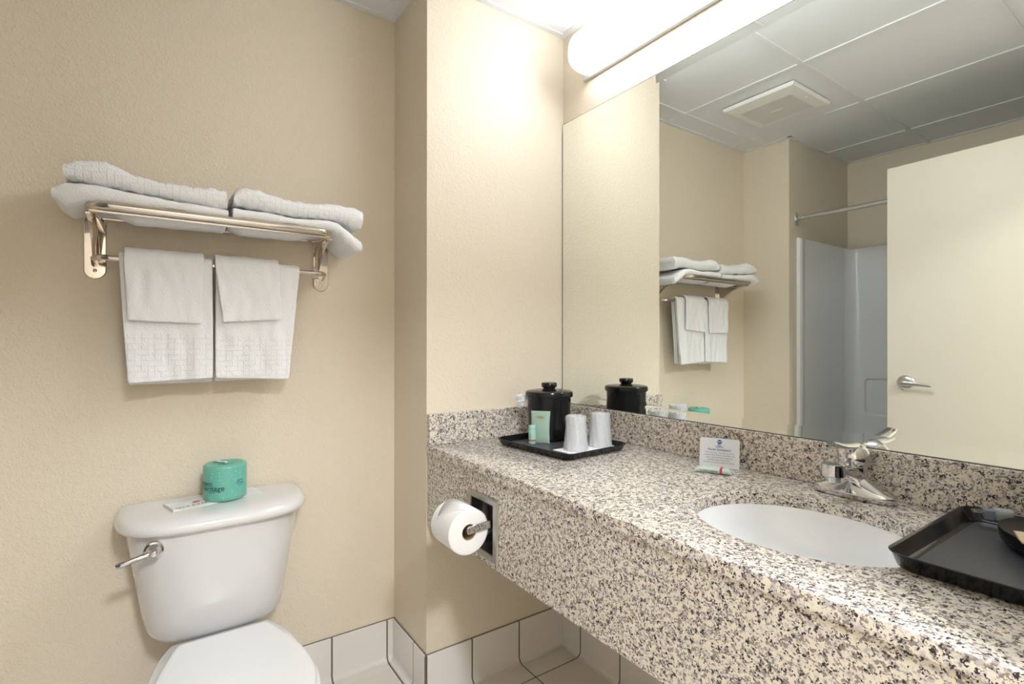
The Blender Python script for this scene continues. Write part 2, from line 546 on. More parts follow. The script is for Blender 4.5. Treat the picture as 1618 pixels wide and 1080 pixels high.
# ceiling: lay-in panels, tees and wall angle
bm = bmesh.new()
box(bm, XT - .1, XR + .12, YB - .1, .1, H + .003, 2.6)
struct('ceiling', bm, M_ceil, smooth=False)
tx = [-0.155, 0.455, 1.065]
ty = [-0.39, -1.0, -1.625, -2.235]
bm = bmesh.new()
for x in tx:
    box(bm, x - .012, x + .012, YB, 0, H - .0015, H + .008)
for y in ty:
    box(bm, XT, XR, y - .012, y + .012, H - .001, H + .0075)
struct('trim_1', bm, M_grid, smooth=False)
bm = bmesh.new()
a_ = .022
for (x0, x1, y0, y1) in ((XT, XT + a_, YF, YR), (XT, 0 + a_, YR - a_, YR), (0, a_, YR, 0), (0, XR, -a_, 0), (XR - a_, XR, YB, 0),
                         (XT, a_, YF, YF + a_), (0, a_, YB, YF + a_), (0, XR, YB, YB + a_)):
    dz_ = .0003 if (x1 - x0) > (y1 - y0) else 0
    box(bm, x0 + .0002, x1 - .0002, y0 + .0002, y1 - .0002, H - .002 - dz_, H + .0085)
struct('trim_2', bm, M_grid, smooth=False)
# entry hall behind the camera
HX0, HX1, HY0, HY1 = XR + .12, 3.3, -2.6, 0.5
struct('wall_hall_far', BOX(HX1, HX1 + .1, HY0, HY1, 0, 2.6), MW)
struct('wall_hall_near', BOX(HX0, HX1, HY0 - .1, HY0, 0, 2.6), MW)
struct('wall_hall_end', BOX(HX0, HX1, HY1, HY1 + .1, 0, 2.6), MW)
bm = bmesh.new(); box(bm, HX0 - .001, HX0 + .01, HY0, YB - .1, 0, 2.6); box(bm, HX0 - .001, HX0 + .01, .1, HY1, 0, 2.6)
struct('wall_hall_side', bm, MW)
struct('ceiling_hall', BOX(HX0, HX1, HY0, HY1, H, 2.6), M_ceil)
struct('floor_hall', BOX(HX0, HX1, HY0, HY1, -.06, 0.0), M_carpet)
# door frame
bm = bmesh.new()
for y0, y1 in ((DO0, DO0 + .018), (DO1 - .018, DO1)):
    box(bm, XR - .012, XR + .132, y0, y1, 0, DOZ)
box(bm, XR - .012, XR + .132, DO0, DO1, DOZ - .018, DOZ)
for xs in ((XR - .014, XR - .001), (XR + .121, XR + .134)):
    box(bm, xs[0], xs[1], DO0 - .05, DO0, 0, DOZ + .05)
    box(bm, xs[0], xs[1], DO1, DO1 + .02, 0.0, ZA - .01)
    box(bm, xs[0], xs[1], DO0 - .05, DO1 + .02, DOZ, DOZ + .05)
struct('trim_3', bm, M_door, smooth=False)

# ------------------------------------------------------------------ door (open, lying along the tub side)
a0 = Vector((0.556, -1.635)); a1 = Vector((1.528, -1.586))
ang = math.atan2(a1.y - a0.y, a1.x - a0.x)
DL = (a1 - a0).length
dr = bpy.data.objects.new('door_1', None); C.objects.link(dr)
dr.location = (a0.x, a0.y, 0); dr.rotation_euler = (0, 0, ang); dr['kind'] = 'structure'
ORG['door_1'] = (a0.x, a0.y, 0)
def dpart(name, bm, mat, parent, **k):
    o = obj(name, bm, mat, parent, local=True, **k)
    return o
dpart('door_leaf', BOX(0, DL, -.044, 0, 0.012, 2.07), M_door, dr, bevel=.0015)
HZ = 1.016
for side, sy in (('lever_handle', 1), ('lever_handle', -1)):
    yb = 0 if sy > 0 else -.044
    bm = bmesh.new()
    lathe(bm, [(0.0001, .012), (.018, .0115), (.031, .008), (.037, .002), (.037, 0.0)], (0, 0, 0), 40, 'y')
    lathe(bm, [(0.0105, .008), (.0105, .045), (.009, .05), (0.0001, .05)], (0, 0, 0), 24, 'y')
    # lever bar
    rings = []
    for k in range(13):
        t = k / 12
        x = -.012 + .128 * t
        hh = .0115 * (1 - .35 * t); dd = .006 * (1 - .25 * t)
        zc_ = -.006 * t * t; yc = .046 - .004 * math.sin(t * PI)
        if k in (0, 12): hh *= .7; dd *= .7
        rings.append([(x, yc + dd * math.cos(q) * (abs(math.cos(q)) ** -.3 if abs(math.cos(q)) > .05 else 1), zc_ + hh * math.sin(q)) for q in [2 * PI * j / 16 for j in range(16)]])
    strip(bm, rings)
    mapverts(bm, lambda x, y, z: (0.078 + x, yb + y * sy, HZ + z))
    lh = dpart(side, bm, M_satin, dr)
for z in (.25, 1.05, 1.82):
    bm = bmesh.new(); lathe(bm, [(0.0001, -.045), (.007, -.045), (.007, .045), (.0001, .045)], (DL + .006, .004, z), 16)
    box(bm, DL - .03, DL + .004, -.002, .0015, z - .045, z + .045)
    dpart('hinge', bm, M_satin, dr)

# ------------------------------------------------------------------ vanity countertop (thing)
vc = thing('vanity_countertop', 'long speckled granite vanity counter with deep apron below the wall mirror', 'countertop', (0.78, YV / 2, ZA))
SX, SY, SA, SB = 1.095, -0.325, 0.205, 0.178
bm = bmesh.new()
x0, x1, y0, y1 = 0.001, XR - .001, YV, -.001
angs = sorted([2 * PI * k / 96 for k in range(96)] + [math.atan2(yy - SY, xx - SX) % (2 * PI) for xx in (x0, x1) for yy in (y0, y1)])
def rectpt(a):
    c_, s_ = math.cos(a), math.sin(a)
    t = 1e9
    if c_ > 1e-9: t = min(t, (x1 - SX) / c_)
    if c_ < -1e-9: t = min(t, (x0 - SX) / c_)
    if s_ > 1e-9: t = min(t, (y1 - SY) / s_)
    if s_ < -1e-9: t = min(t, (y0 - SY) / s_)
    return SX + t * c_, SY + t * s_
outer = [rectpt(a) for a in angs]
def ell(sa, sb):
    r = []
    for a in angs:
        ca, sa_ = math.cos(a), math.sin(a)
        t = 1 / math.sqrt((ca / sa) ** 2 + (sa_ / sb) ** 2)
        r.append((SX + t * ca, SY + t * sa_))
    return r
TK = .026
e3 = .003
def inset(p, e):
    return (min(max(p[0], x0 + e), x1 - e), min(max(p[1], y0 + e), y1 - e))
rings = [[(*p, ZC - TK) for p in ell(SA, SB)],
         [(*p, ZC - .004) for p in ell(SA, SB)],
         [(*p, ZC - .001) for p in ell(SA + .001, SB + .001)],
         [(*p, ZC) for p in ell(SA + .004, SB + .004)],
         [(*inset(p, e3), ZC) for p in outer],
         [(*inset(p, .001), ZC - .001) for p in outer],
         [(*p, ZC - e3) for p in outer],
         [(*p, ZC - TK) for p in outer],
         [(*p, ZC - TK) for p in ell(SA, SB)]]
strip(bm, rings, cap0=False, cap1=False)
bmesh.ops.remove_doubles(bm, verts=bm.verts, dist=1e-5)
obj('countertop', bm, MGR, vc, angle=30)
# apron with the opening for the paper holder
HXa, HXb, HZa, HZb = .297, .430, .618, .770
ya, yb_ = YV + .004, YV + .024
bm = bmesh.new()
box(bm, .008, HXa, ya, yb_, ZA, ZC - TK)
box(bm, HXb, XR - .001, ya, yb_, ZA, ZC - TK)
box(bm, HXa, HXb, ya, yb_, ZA, HZa)
box(bm, HXa, HXb, ya, yb_, HZb, ZC - TK)
obj('apron', bm, MGR, vc, smooth=False)
obj('backsplash', BOX(0.001, XR - .001, -.021, -.001, ZC, ZB), MGR, vc, bevel=.0012)
obj('side_splash', BOX(0.001, .021, YV + .003, -.0215, ZC, ZB), MGR, vc, bevel=.0012)

# sink
sk = thing('sink', 'white oval undermount sink set into the granite counter', 'sink', (SX, SY, ZC - .18))
bm = bmesh.new()
prof = [(1.06, -TK - .0005), (1.005, -TK - .0005), (1.0, -TK - .004), (.985, -.045), (.94, -.08), (.86, -.115), (.72, -.140), (.5, -.153), (.25, -.158), (.11, -.160)]
def er(s_, z, n=72):
    return [(SX + SA * s_ * math.cos(2 * PI * k / n), SY + SB * s_ * math.sin(2 * PI * k / n), ZC + z) for k in range(n)]
rings = [er(s_, z) for s_, z in prof]
outp = [(.12, -.172), (.5, -.165), (.76, -.15), (.9, -.12), (.98, -.08), (1.02, -.045), (1.06, -TK - .012)]
rings += [er(s_, z) for s_, z in outp]
rings.append(rings[0])
strip(bm, rings, cap0=False, cap1=False)
bmesh.ops.remove_doubles(bm, verts=bm.verts, dist=1e-5)
obj('basin', bm, M_basin, sk, angle=50)
bm = bmesh.new()
lathe(bm, [(.0001, -.1565), (.012, -.1565), (.014, -.159), (.020, -.159), (.024, -.1575), (.0245, -.162), (.0245, -.175), (.0001, -.175)], (SX, SY, ZC), 32)
obj('drain', bm, M_chrome, sk)

# ------------------------------------------------------------------ faucet
FX, FY = 1.078, -0.062
fc = thing('faucet', 'chrome single-lever faucet standing behind the oval sink', 'faucet', (FX, FY, ZC))
bm = bmesh.new()
def lobe(z, L_, W_, n=56):
    """base outline: long along x, waisted"""
    r = []
    for k in range(n):
        a = 2 * PI * k / n
        x = L_ * math.copysign(abs(math.cos(a)) ** .8, math.cos(a))
        y = W_ * math.copysign(abs(math.sin(a)) ** .75, math.sin(a))
        r.append((FX + x, FY + y, z))
    return r
rings = [lobe(ZC + .0005, .079, .0275), lobe(ZC + .003, .082, .030), lobe(ZC + .014, .082, .030), lobe(ZC + .018, .080, .029)]
def crown(s_):
    r = []
    for k in range(56):
        a = 2 * PI * k / 56
        x = .080 * s_ * math.copysign(abs(math.cos(a)) ** .8, math.cos(a)); y = .029 * (s_ ** .8) * math.copysign(abs(math.sin(a)) ** .75, math.sin(a))
        z = ZC + .018 + .040 * (1 - min(1, abs(x) / .078)) ** 1.2 * (1 - s_) ** .35 + .007 * (1 - s_ ** 3)
        r.append((FX + x, FY + y, z))
    return r
rings += [crown(s_) for s_ in (.985, .96, .92, .85, .75, .62, .48, .34, .2, .08)]
strip(bm, rings)
obj('base', bm, M_chrome, fc, angle=60)
# body and spout
bm = bmesh.new()
lathe(bm, [(.034, .014), (.029, .024), (.0265, .035), (.0262, .062), (.0262, .0690), (.0001, .0690)], (FX, FY, ZC), 40)
obj('body', bm, M_chrome, fc)
bm = bmesh.new()
rings = []
for k in range(15):
    t = k / 14
    y = FY - .005 - .105 * t
    zc_ = ZC + .050 + .026 * t
    hw = .0245 - .0050 * t; hh = .017 - .0075 * t
    if k == 14: hw *= .85; hh *= .8
    r = []
    for q in range(28):
        a = 2 * PI * q / 28
        r.append((FX + hw * math.copysign(abs(math.cos(a)) ** .8, math.cos(a)), y, zc_ + hh * math.copysign(abs(math.sin(a)) ** .8, math.sin(a))))
    rings.append(r)
strip(bm, rings)
obj('spout', bm, M_chrome, fc, angle=50)
bm = bmesh.new()
lathe(bm, [(.0222, .0860), (.0212, .0875), (.0001, .0885)], (FX, FY - .098, ZC), 28)
lathe(bm, [(.0222, .0865), (.0225, .0620), (.0205, .0600), (.0150, .0590), (.0145, .0490), (.0001, .0490)], (FX, FY - .098, ZC), 28)
obj('aerator', bm, M_chrome, fc)
# ball dome + lever
bm = bmesh.new()
BZ = ZC + .0895
pr = []
for k in range(17):
    a = -PI / 2 * .72 + (PI / 2 * 1.72) * k / 16
    pr.append((max(0.0325 * math.cos(a), .0001), .0325 * math.sin(a)))
lathe(bm, pr, (FX, FY, BZ), 40)
lathe(bm, [(.0262, -.0205), (.0275, -.0185), (.0262, -.0165)], (FX, FY, BZ), 40)
hd = obj('handle', bm, M_chrome, fc, angle=50)
bm = bmesh.new()
rings = []
for k in range(15):
    t = k / 14
    y = FY + .010 - .120 * t
    z = BZ + .0245 + .018 * t - .004 * math.sin(PI * t)
    hw = .0150 + .002 * math.sin(PI * t) - .003 * t; hh = .0085 - .0030 * t
    if k in (0, 14): hw *= .8; hh *= .6
    rings.append([(FX + hw * math.copysign(abs(math.cos(a)) ** .7, math.cos(a)), y, z + hh * math.sin(a)) for a in [2 * PI * j / 24 for j in range(24)]])
strip(bm, rings)
obj('lever', bm, M_chrome, hd, angle=50)

# ------------------------------------------------------------------ mirror with bevelled top and bottom edge
mr = thing('wall_mirror_glass', 'large frameless mirror on the wall above the granite backsplash', 'mirror', (0.78, -.003, ZB))
X0m, X1m = .004, XR - .004
zb0, zb1, zt0, zt1 = ZB + .0005, ZB + .031, ZM - .028, ZM
bm = bmesh.new()
def q(*p): bm.faces.new([bm.verts.new(v) for v in p])
yf = -.006
db = .031 * math.tan(math.radians(3.0)); dtp = .028 * math.tan(math.radians(2.0))
q((X0m, yf, zb1), (X1m, yf, zb1), (X1m, yf, zt0), (X0m, yf, zt0))
q((X0m, yf - db, zb0), (X1m, yf - db, zb0), (X1m, yf, zb1), (X0m, yf, zb1))
q((X0m, yf, zt0), (X1m, yf, zt0), (X1m, yf - dtp, zt1), (X0m, yf - dtp, zt1))
bmesh.ops.remove_doubles(bm, verts=bm.verts, dist=1e-6)
obj('glass', bm, M_mirror, mr, smooth=False)
bm = bmesh.new()
box(bm, X0m - .0015, X0m, yf - .0005, -.0005, zb0, zt1)
box(bm, X1m, X1m + .0015, yf - .0005, -.0005, zb0, zt1)
box(bm, X0m, X1m, yf - dtp, -.0005, zt1, zt1 + .0015)
box(bm, X0m, X1m, yf + .0004, -.0005, zb0, zt1)
obj('backing', bm, M_mirror_edge, mr, smooth=False)
obj('bottom_channel', BOX(X0m, X1m, yf - .0030, -.0005, ZB + .0001, ZB + .0022), M_mirror_edge, mr, smooth=False)

# ------------------------------------------------------------------ vanity light
LX0, LX1 = .118, 1.38
vl = thing('vanity_light', 'long glowing white wall light above the mirror', 'light fixture', (.75, 0, 2.285))
bm = bmesh.new()
zc_, hh, dd = 2.287, .072, .108
rings = []
NST = 12
xs = [(LX0 + .060 * (1 - math.cos(PI / 2 * k / NST)), math.sin(PI / 2 * k / NST)) for k in range(1, NST + 1)]
st = [(LX0 + .0002, .12)] + xs
st += [(LX0 + LX1 - x, s_) for x, s_ in reversed(st)]
for x, s_ in st:
    r = []
    for k in range(25):
        a = -PI / 2 + PI * k / 24
        y = -(.014 + (dd - .014) * (s_ ** .55) * abs(math.cos(a)) ** .62)
        z = zc_ + hh * (s_ ** .75) * math.copysign(abs(math.sin(a)) ** .72, math.sin(a))
        r.append((x, y, z))
    rings.append(r)
strip(bm, rings)
for f in bm.faces:
    cx_ = f.calc_center_median().x
    if cx_ < LX0 + .052 or cx_ > LX1 - .052: f.material_index = 1
obj('diffuser', bm, [M_diff, M_diffend], vl, angle=60)
obj('base', BOX(LX0 + .012, LX1 - .012, -.016, -.0008, zc_ - .080, zc_ + .078), M_lampbase, vl, bevel=.003)

# added fill light in the unseen hall, shaped like a flush ceiling lamp
hl = thing('hall_fill_light', 'round unseen fill light added on the ceiling outside the bathroom door', 'light fixture', (2.4, -1.1, H))
bm = bmesh.new(); lathe(bm, [(.0001, -.085), (.08, -.08), (.14, -.06), (.17, -.025), (.17, -.012)], (2.4, -1.1, H), 40)
obj('fill_shade', bm, M_hallfill, hl)
bm = bmesh.new(); lathe(bm, [(.0001, -.012), (.182, -.012), (.185, -.006), (.185, -.0005), (.0001, -.0005)], (2.4, -1.1, H), 40)
obj('base', bm, M_brushed, hl)

# ------------------------------------------------------------------ ceiling vent
vt = thing('ceiling_vent', 'square white exhaust fan grille in the drop ceiling over the toilet', 'vent', (.182, -1.29, H))
vx0, vx1, vy0, vy1 = .0, .366, -1.475, -1.108
ix0, ix1, iy0, iy1 = .042, .308, -1.435, -1.200
bm = bmesh.new()
strip(bm, [[(vx0, vy0, H - .002), (vx1, vy0, H - .002), (vx1, vy1, H - .002), (vx0, vy1, H - .002)],
           [(vx0, vy0, H - .010), (vx1, vy0, H - .010), (vx1, vy1, H - .010), (vx0, vy1, H - .010)],
           [(vx0 + .006, vy0 + .006, H - .018), (vx1 - .006, vy0 + .006, H - .018), (vx1 - .006, vy1 - .006, H - .018), (vx0 + .006, vy1 - .006, H - .018)],
           [(ix0, iy0, H - .021), (ix1, iy0, H - .021), (ix1, iy1, H - .021), (ix0, iy1, H - .021)],
           [(ix0, iy0, H - .010), (ix1, iy0, H - .010), (ix1, iy1, H - .010), (ix0, iy1, H - .010)]], cap0=True, cap1=False)
obj('frame', bm, M_vent, vt, smooth=False)
bm = bmesh.new()
nx, ny = 44, 30
for i in range(nx + 1):
    x = ix0 + (ix1 - ix0) * i / nx
    box(bm, x - .0010, x + .0010, iy0, iy1, H - .0205, H - .0175)
for j in range(ny + 1):
    y = iy0 + (iy1 - iy0) * j / ny
    box(bm, ix0, ix1, y - .0012, y + .0012, H - .0200, H - .0180)
obj('grille', bm, M_vent, vt, smooth=False)
obj('inner_housing', BOX(ix0, ix1, iy0, iy1, H - .012, H - .009), M_ventin, vt, smooth=False)
obj('nameplate', BOX(.150, .214, -1.318, -1.306, H - .0225, H - .0195), M_vent, vt, smooth=False)
for x, y in ((.022, -1.44), (.335, -1.29)):
    bm = bmesh.new(); lathe(bm, [(.0001, -.0235), (.0035, -.023), (.005, -.021), (.005, -.0185)], (x, y, H), 16)
    obj('screw', bm, M_vent, vt)

# ------------------------------------------------------------------ towel rack
RY0, RY1 = -1.498, -0.877      # bracket centres
RZ = 1.548
rk = thing('towel_rack', 'polished nickel hotel towel shelf with lower bar on the beige wall', 'towel rack', (XT, (RY0 + RY1) / 2, 1.39))
for yc in (RY0, RY1):
    bm = bmesh.new()
    def pill(xo, hw, z0, z1, n=12):
        pts = []
        for k in range(n + 1):
            a = PI + PI * k / n
            pts.append((xo, yc + hw * math.cos(a), z0 + hw + hw * math.sin(a)))
        for k in range(n + 1):
            a = PI * k / n
            pts.append((xo, yc + hw * math.cos(a), z1 - hw + hw * math.sin(a)))
        return pts
    strip(bm, [pill(XT + .0005, .0255, 1.388, 1.572), pill(XT + .003, .0255, 1.388, 1.572), pill(XT + .0048, .0235, 1.390, 1.570)])
    pl = obj('bracket_plate', bm, M_nickel, rk, angle=30)
    bm = bmesh.new(); lathe(bm, [(.0052, .0045), (.0045, .0068), (.002, .0078), (.0001, .0072)], (XT, yc, 1.412), 16, 'x')
    obj('screw', bm, M_nickel, pl)
    # curved gusset arm: thin plate rising from the plate to the shelf front
    bm = bmesh.new()
    rings = []
    for k in range(19):
        t = k / 18
        x = XT + .005 + .180 * t
        zt_ = RZ + .004
        zl = RZ - .008 - .105 * (1 - t) ** 2.2
        th = .0022
        ya_ = yc + (.004 if yc < -1.2 else -.020)
        rings.append([(x, ya_ - th, zl), (x, ya_ + th, zl), (x, ya_ + th, zt_), (x, ya_ - th, zt_)])
    strip(bm, rings)
    # rolled flange along the curved edge
    rings = []
    for k in range(19):
        t = k / 18
        x = XT + .005 + .180 * t; zl = RZ - .008 - .105 * (1 - t) ** 2.2
        rings.append([(x, ya_ - .009, zl - .002), (x, ya_ + .009, zl - .002), (x, ya_ + .009, zl + .001), (x, ya_ - .009, zl + .001)])
    strip(bm, rings)
    obj('shelf_arm', bm, M_nickel, rk, angle=40)
# shelf: U-shaped outer bar and inner straight bars
XFs = -.060
bm = bmesh.new()
r_ = .0102
pts = [(XT + .006, RY0 + .004, RZ + .006), (XFs - .05, RY0 + .004, RZ + .006)]
for k in range(1, 9):
    a = PI / 2 * k / 8
    pts.append((XFs - .045 + .045 * math.sin(a), RY0 + .004 + .045 * (1 - math.cos(a)), RZ + .006))
for k in range(0, 9):
    a = PI / 2 * k / 8
    pts.append((XFs - .045 + .045 * math.cos(a), RY1 - .022 - .045 + .045 * math.sin(a), RZ + .006))
pts += [(XFs - .05, RY1 - .022, RZ + .006), (XT + .006, RY1 - .022, RZ + .006)]
tube(bm, pts, r_)
obj('shelf_rim', bm, M_nickel, rk)
for x, z in ((-.088, RZ - .004), (-.268, RZ + .012)):
    bm = bmesh.new(); tube(bm, [(x, RY0 + .004, z), (x, RY1 - .022, z)], .0055)
    obj('shelf_bar', bm, M_nickel, rk)
bm = bmesh.new()
BX, BZr = -.203, 1.440
pts = [(XT + .004, RY0, BZr - .010)]
for k in range(0, 9):
    a = PI / 2 * k / 8
    pts.append((BX - .035 + .035 * math.sin(a), RY0 + .002 + .035 * (1 - math.cos(a)), BZr))
for k in range(0, 9):
    a = PI / 2 * k / 8
    pts.append((BX - .035 + .035 * math.cos(a), RY1 - .002 - .035 + .035 * math.sin(a), BZr))
pts.append((XT + .004, RY1, BZr - .010))
tube(bm, pts, .0085)
obj('towel_bar', bm, M_nickel, rk)

# ------------------------------------------------------------------ folded towels on the shelf (nested folds)
def folded(name, label, ys, ztop, zbot, xf, xb, mat=M_shelft, seed=0, layers=3, amp=.004, sag=None):
    bm = bmesh.new()
    n = 90
    for L_ in range(layers):
        rings = []
        for i in range(n + 1):
            t = i / n
            y = ys[0] + (ys[1] - ys[0]) * t
            zt, zb = interp(ztop, y), interp(zbot, y)
            XF, XB = interp(xf, y), interp(xb, y)
            e = min(t, 1 - t) * n
            k_ = 1 if e >= 2 else (.86 + .07 * e)
            mid = (zt + zb) / 2
            h = (zt - zb) / 2 * k_
            tk = h / (layers + .15)
            ho = h - tk * L_ * 1.03; hi = max(ho - tk * .92, .0006)
            if L_ == layers - 1: hi = .0005
            xo = XF - tk * L_ * 1.03; R = []
            m_ = 12
            top = [(XB + (xo - ho - XB) * j / 8, mid + ho) for j in range(9)]
            arc = [(xo - ho + ho * math.sin(PI * j / m_), mid + ho * math.cos(PI * j / m_)) for j in range(1, m_)]
            bot = [(XB + (xo - ho - XB) * (8 - j) / 8, mid - ho) for j in range(9)]
            bin_ = [(XB + (xo - ho - XB) * j / 8, mid - hi) for j in range(9)]
            arci = [(xo - ho + hi * math.sin(PI * (m_ - j) / m_), mid + hi * math.cos(PI * (m_ - j) / m_)) for j in range(1, m_)]
            tin = [(XB + (xo - ho - XB) * (8 - j) / 8, mid + hi) for j in range(9)]
            for (x, z) in top + arc + bot + bin_ + arci + tin:
                s_ = 1 if abs(z - mid) > hi + 1e-6 and L_ == 0 else .2
                nz = noise.noise(Vector((x * 14 + seed, y * 16, z * 5))) * amp * s_
                nz2 = noise.noise(Vector((x * 45, y * 50 + seed, 1))) * amp * .45 * s_ + (amp * .22 * s_ * (1 if (int(y * 60 + 400) + int(x * 60 + z * 60 + 400)) % 2 else -1) if amp > .004 else 0)
                sgn = 1 if z > mid else -1
                sg_ = 0
                if sag and z < mid and XB < x < XF - .02:
                    q_ = (x - XB) / (XF - .02 - XB)
                    sg_ = interp(sag, y) * math.sin(PI * min(1, max(0, q_))) ** .7
                R.append((x + nz * .4, y + (.004 * noise.noise(Vector((x * 20, seed, z * 30))) if e < 1 else 0), z - sg_ + sgn * (nz * .6 + nz2)))
            rings.append(R)
        strip(bm, rings)
    o = obj(name, bm, mat, angle=60)
    setorg(o, ((interp(xf, ys[0]) + interp(xb, ys[0])) / 2, sum(ys) / 2, min(z for _, z in zbot)))
    return tag(o, label, 'towel', 'folded bath towels on the shelf')

RB = RZ + .0145
# lower pair
folded('folded_towel', 'lower folded white towel on the left half of the shelf', (-1.562, -1.186),
       [(-1.562, 1.585), (-1.54, 1.602), (-1.48, 1.603), (-1.40, 1.594), (-1.30, 1.587), (-1.186, 1.581)],
       [(-1.562, 1.560), (-1.54, 1.548), (-1.50, RB - .002), (-1.44, RB), (-1.186, RB)],
       [(-1.562, -.060), (-1.50, -.050), (-1.186, -.052)], [(-1.562, -.26), (-1.186, -.272)], mat=M_terry, seed=1, amp=.004, sag=[(-1.47, 0), (-1.40, .030), (-1.19, .024)])
folded('folded_towel', 'lower folded white towel on the right half of the shelf, its end drooping off', (-1.176, -.802),
       [(-1.176, 1.590), (-1.10, 1.590), (-1.0, 1.584), (-.92, 1.590), (-.88, 1.586), (-.85, 1.572), (-.82, 1.552), (-.802, 1.540)],
       [(-1.176, RB), (-.90, RB), (-.878, 1.555), (-.85, 1.528), (-.82, 1.508), (-.802, 1.506)],
       [(-1.176, -.052), (-.90, -.052), (-.802, -.066)], [(-1.176, -.272), (-.802, -.262)], mat=M_terry, seed=2, amp=.004, sag=[(-1.176, .012), (-1.14, .026), (-1.0, .026), (-.90, .004), (-.88, 0)])
# upper pair
folded('folded_towel', 'upper folded white towel on the left half of the shelf, puffed at its left end', (-1.541, -1.190),
       [(-1.541, 1.648), (-1.52, 1.662), (-1.46, 1.668), (-1.435, 1.660), (-1.40, 1.641), (-1.35, 1.638), (-1.19, 1.638)],
       [(-1.541, 1.612), (-1.50, 1.607), (-1.44, 1.604), (-1.35, 1.596), (-1.28, 1.590), (-1.19, 1.587)],
       [(-1.541, -.060), (-1.19, -.058)], [(-1.541, -.245), (-1.19, -.262)], seed=5, amp=.006)
folded('folded_towel', 'upper folded white towel on the right half of the shelf', (-1.172, -.800),
       [(-1.172, 1.640), (-1.155, 1.658), (-1.11, 1.658), (-1.08, 1.646), (-1.03, 1.640), (-.95, 1.642), (-.88, 1.649), (-.82, 1.648), (-.80, 1.640)],
       [(-1.172, 1.601), (-1.10, 1.598), (-1.0, 1.593), (-.90, 1.598), (-.86, 1.594), (-.83, 1.584), (-.80, 1.580)],
       [(-1.172, -.060), (-.80, -.060)], [(-1.172, -.262), (-.80, -.255)], seed=9, amp=.006)

# ------------------------------------------------------------------ hanging towels
def drape(name, label, yl, yr, zf, zbk, rad, mat, th=.009, seed=0, amp=.006, inner=True, group=None, cat='towel', hemf=None):
    """yl/yr: (y at bar, y at bottom); zf: (front bottom z left, right); zbk: same for the back"""
    bm = bmesh.new()
    def sheet(R, sh, zoff, ys):
        n, m_ = 30, 0
        cols = []
        for i in range(n + 1):
            t = i / n
            zF = zf[0] + (zf[1] - zf[0]) * t + zoff
            zK = zbk[0] + (zbk[1] - zbk[0]) * t + zoff
            path = []
            nb = 22
            for j in range(nb):           # back, upwards
                path.append((BX - R, zK + (BZr - zK) * j / nb, 'b'))
            for j in range(11):
                a = PI - PI * j / 10
                path.append((BX + R * math.cos(a), BZr + R * math.sin(a), 'a'))
            for j in range(1, nb + 1):
                path.append((BX + R, BZr - (BZr - zF) * j / nb, 'f'))
            cols.append((t, path, zF))
        rings_o = []
        npth = len(cols[0][1])
        grid = []
        for t, path, zF in cols:
            c_ = []
            for x, z, w_ in path:
                dn = max(0, BZr - z) / .36
                y0_ = yl[0] + (yl[1] - yl[0]) * dn + sh; y1_ = yr[0] + (yr[1] - yr[0]) * dn - sh
                y = y0_ + (y1_ - y0_) * t
                sg = 1 if w_ == 'f' else (-1 if w_ == 'b' else 0)
                wv = amp * dn * (math.sin(t * 7 + seed) * .5 + .5 + noise.noise(Vector((y * 18, z * 6, seed))) * .9)
                mn = amp * .35 * noise.noise(Vector((y * 40, z * 18, seed + 4)))
                c_.append(Vector((x + (sg * abs(wv) if sg > 0 else sg * abs(wv) * .4) + (mn if sg >= 0 else 0), y, z + (abs(mn) if w_ == 'a' else 0))))
            grid.append(c_)
        n_ = len(grid)
        V = [[bm.verts.new(p) for p in col] for col in grid]
        # inner surface: offset by normal
        W = []
        for i in range(n_):
            row = []
            for j in range(npth):
                a = grid[min(i + 1, n_ - 1)][j] - grid[max(i - 1, 0)][j]
                b_ = grid[i][min(j + 1, npth - 1)] - grid[i][max(j - 1, 0)]
                nn = a.cross(b_).normalized()
                row.append(bm.verts.new(grid[i][j] - nn * th * (-1)))
            W.append(row)
        for i in range(n_ - 1):
            for j in range(npth - 1):
                bm.faces.new((V[i][j], V[i + 1][j], V[i + 1][j + 1], V[i][j + 1]))
                bm.faces.new((W[i][j], W[i][j + 1], W[i + 1][j + 1], W[i + 1][j]))
        for i in range(n_ - 1):
            bm.faces.new((V[i][0], W[i][0], W[i + 1][0], V[i + 1][0]))
            bm.faces.new((V[i][-1], V[i + 1][-1], W[i + 1][-1], W[i][-1]))
        for j in range(npth - 1):
            bm.faces.new((V[0][j], V[0][j + 1], W[0][j + 1], W[0][j]))
            bm.faces.new((V[-1][j], W[-1][j], W[-1][j + 1], V[-1][j + 1]))
    sheet(rad, 0, 0, None)
    if inner:
        sheet(rad - th * 1.15, .003, .006, None)
    o = obj(name, bm, mat, angle=60)
    md = o.modifiers.new('soften', 'SUBSURF'); md.levels = 1; md.render_levels = 1
    setorg(o, (BX, (yl[0] + yr[0]) / 2, min(zf)))
    return tag(o, label, cat, group)

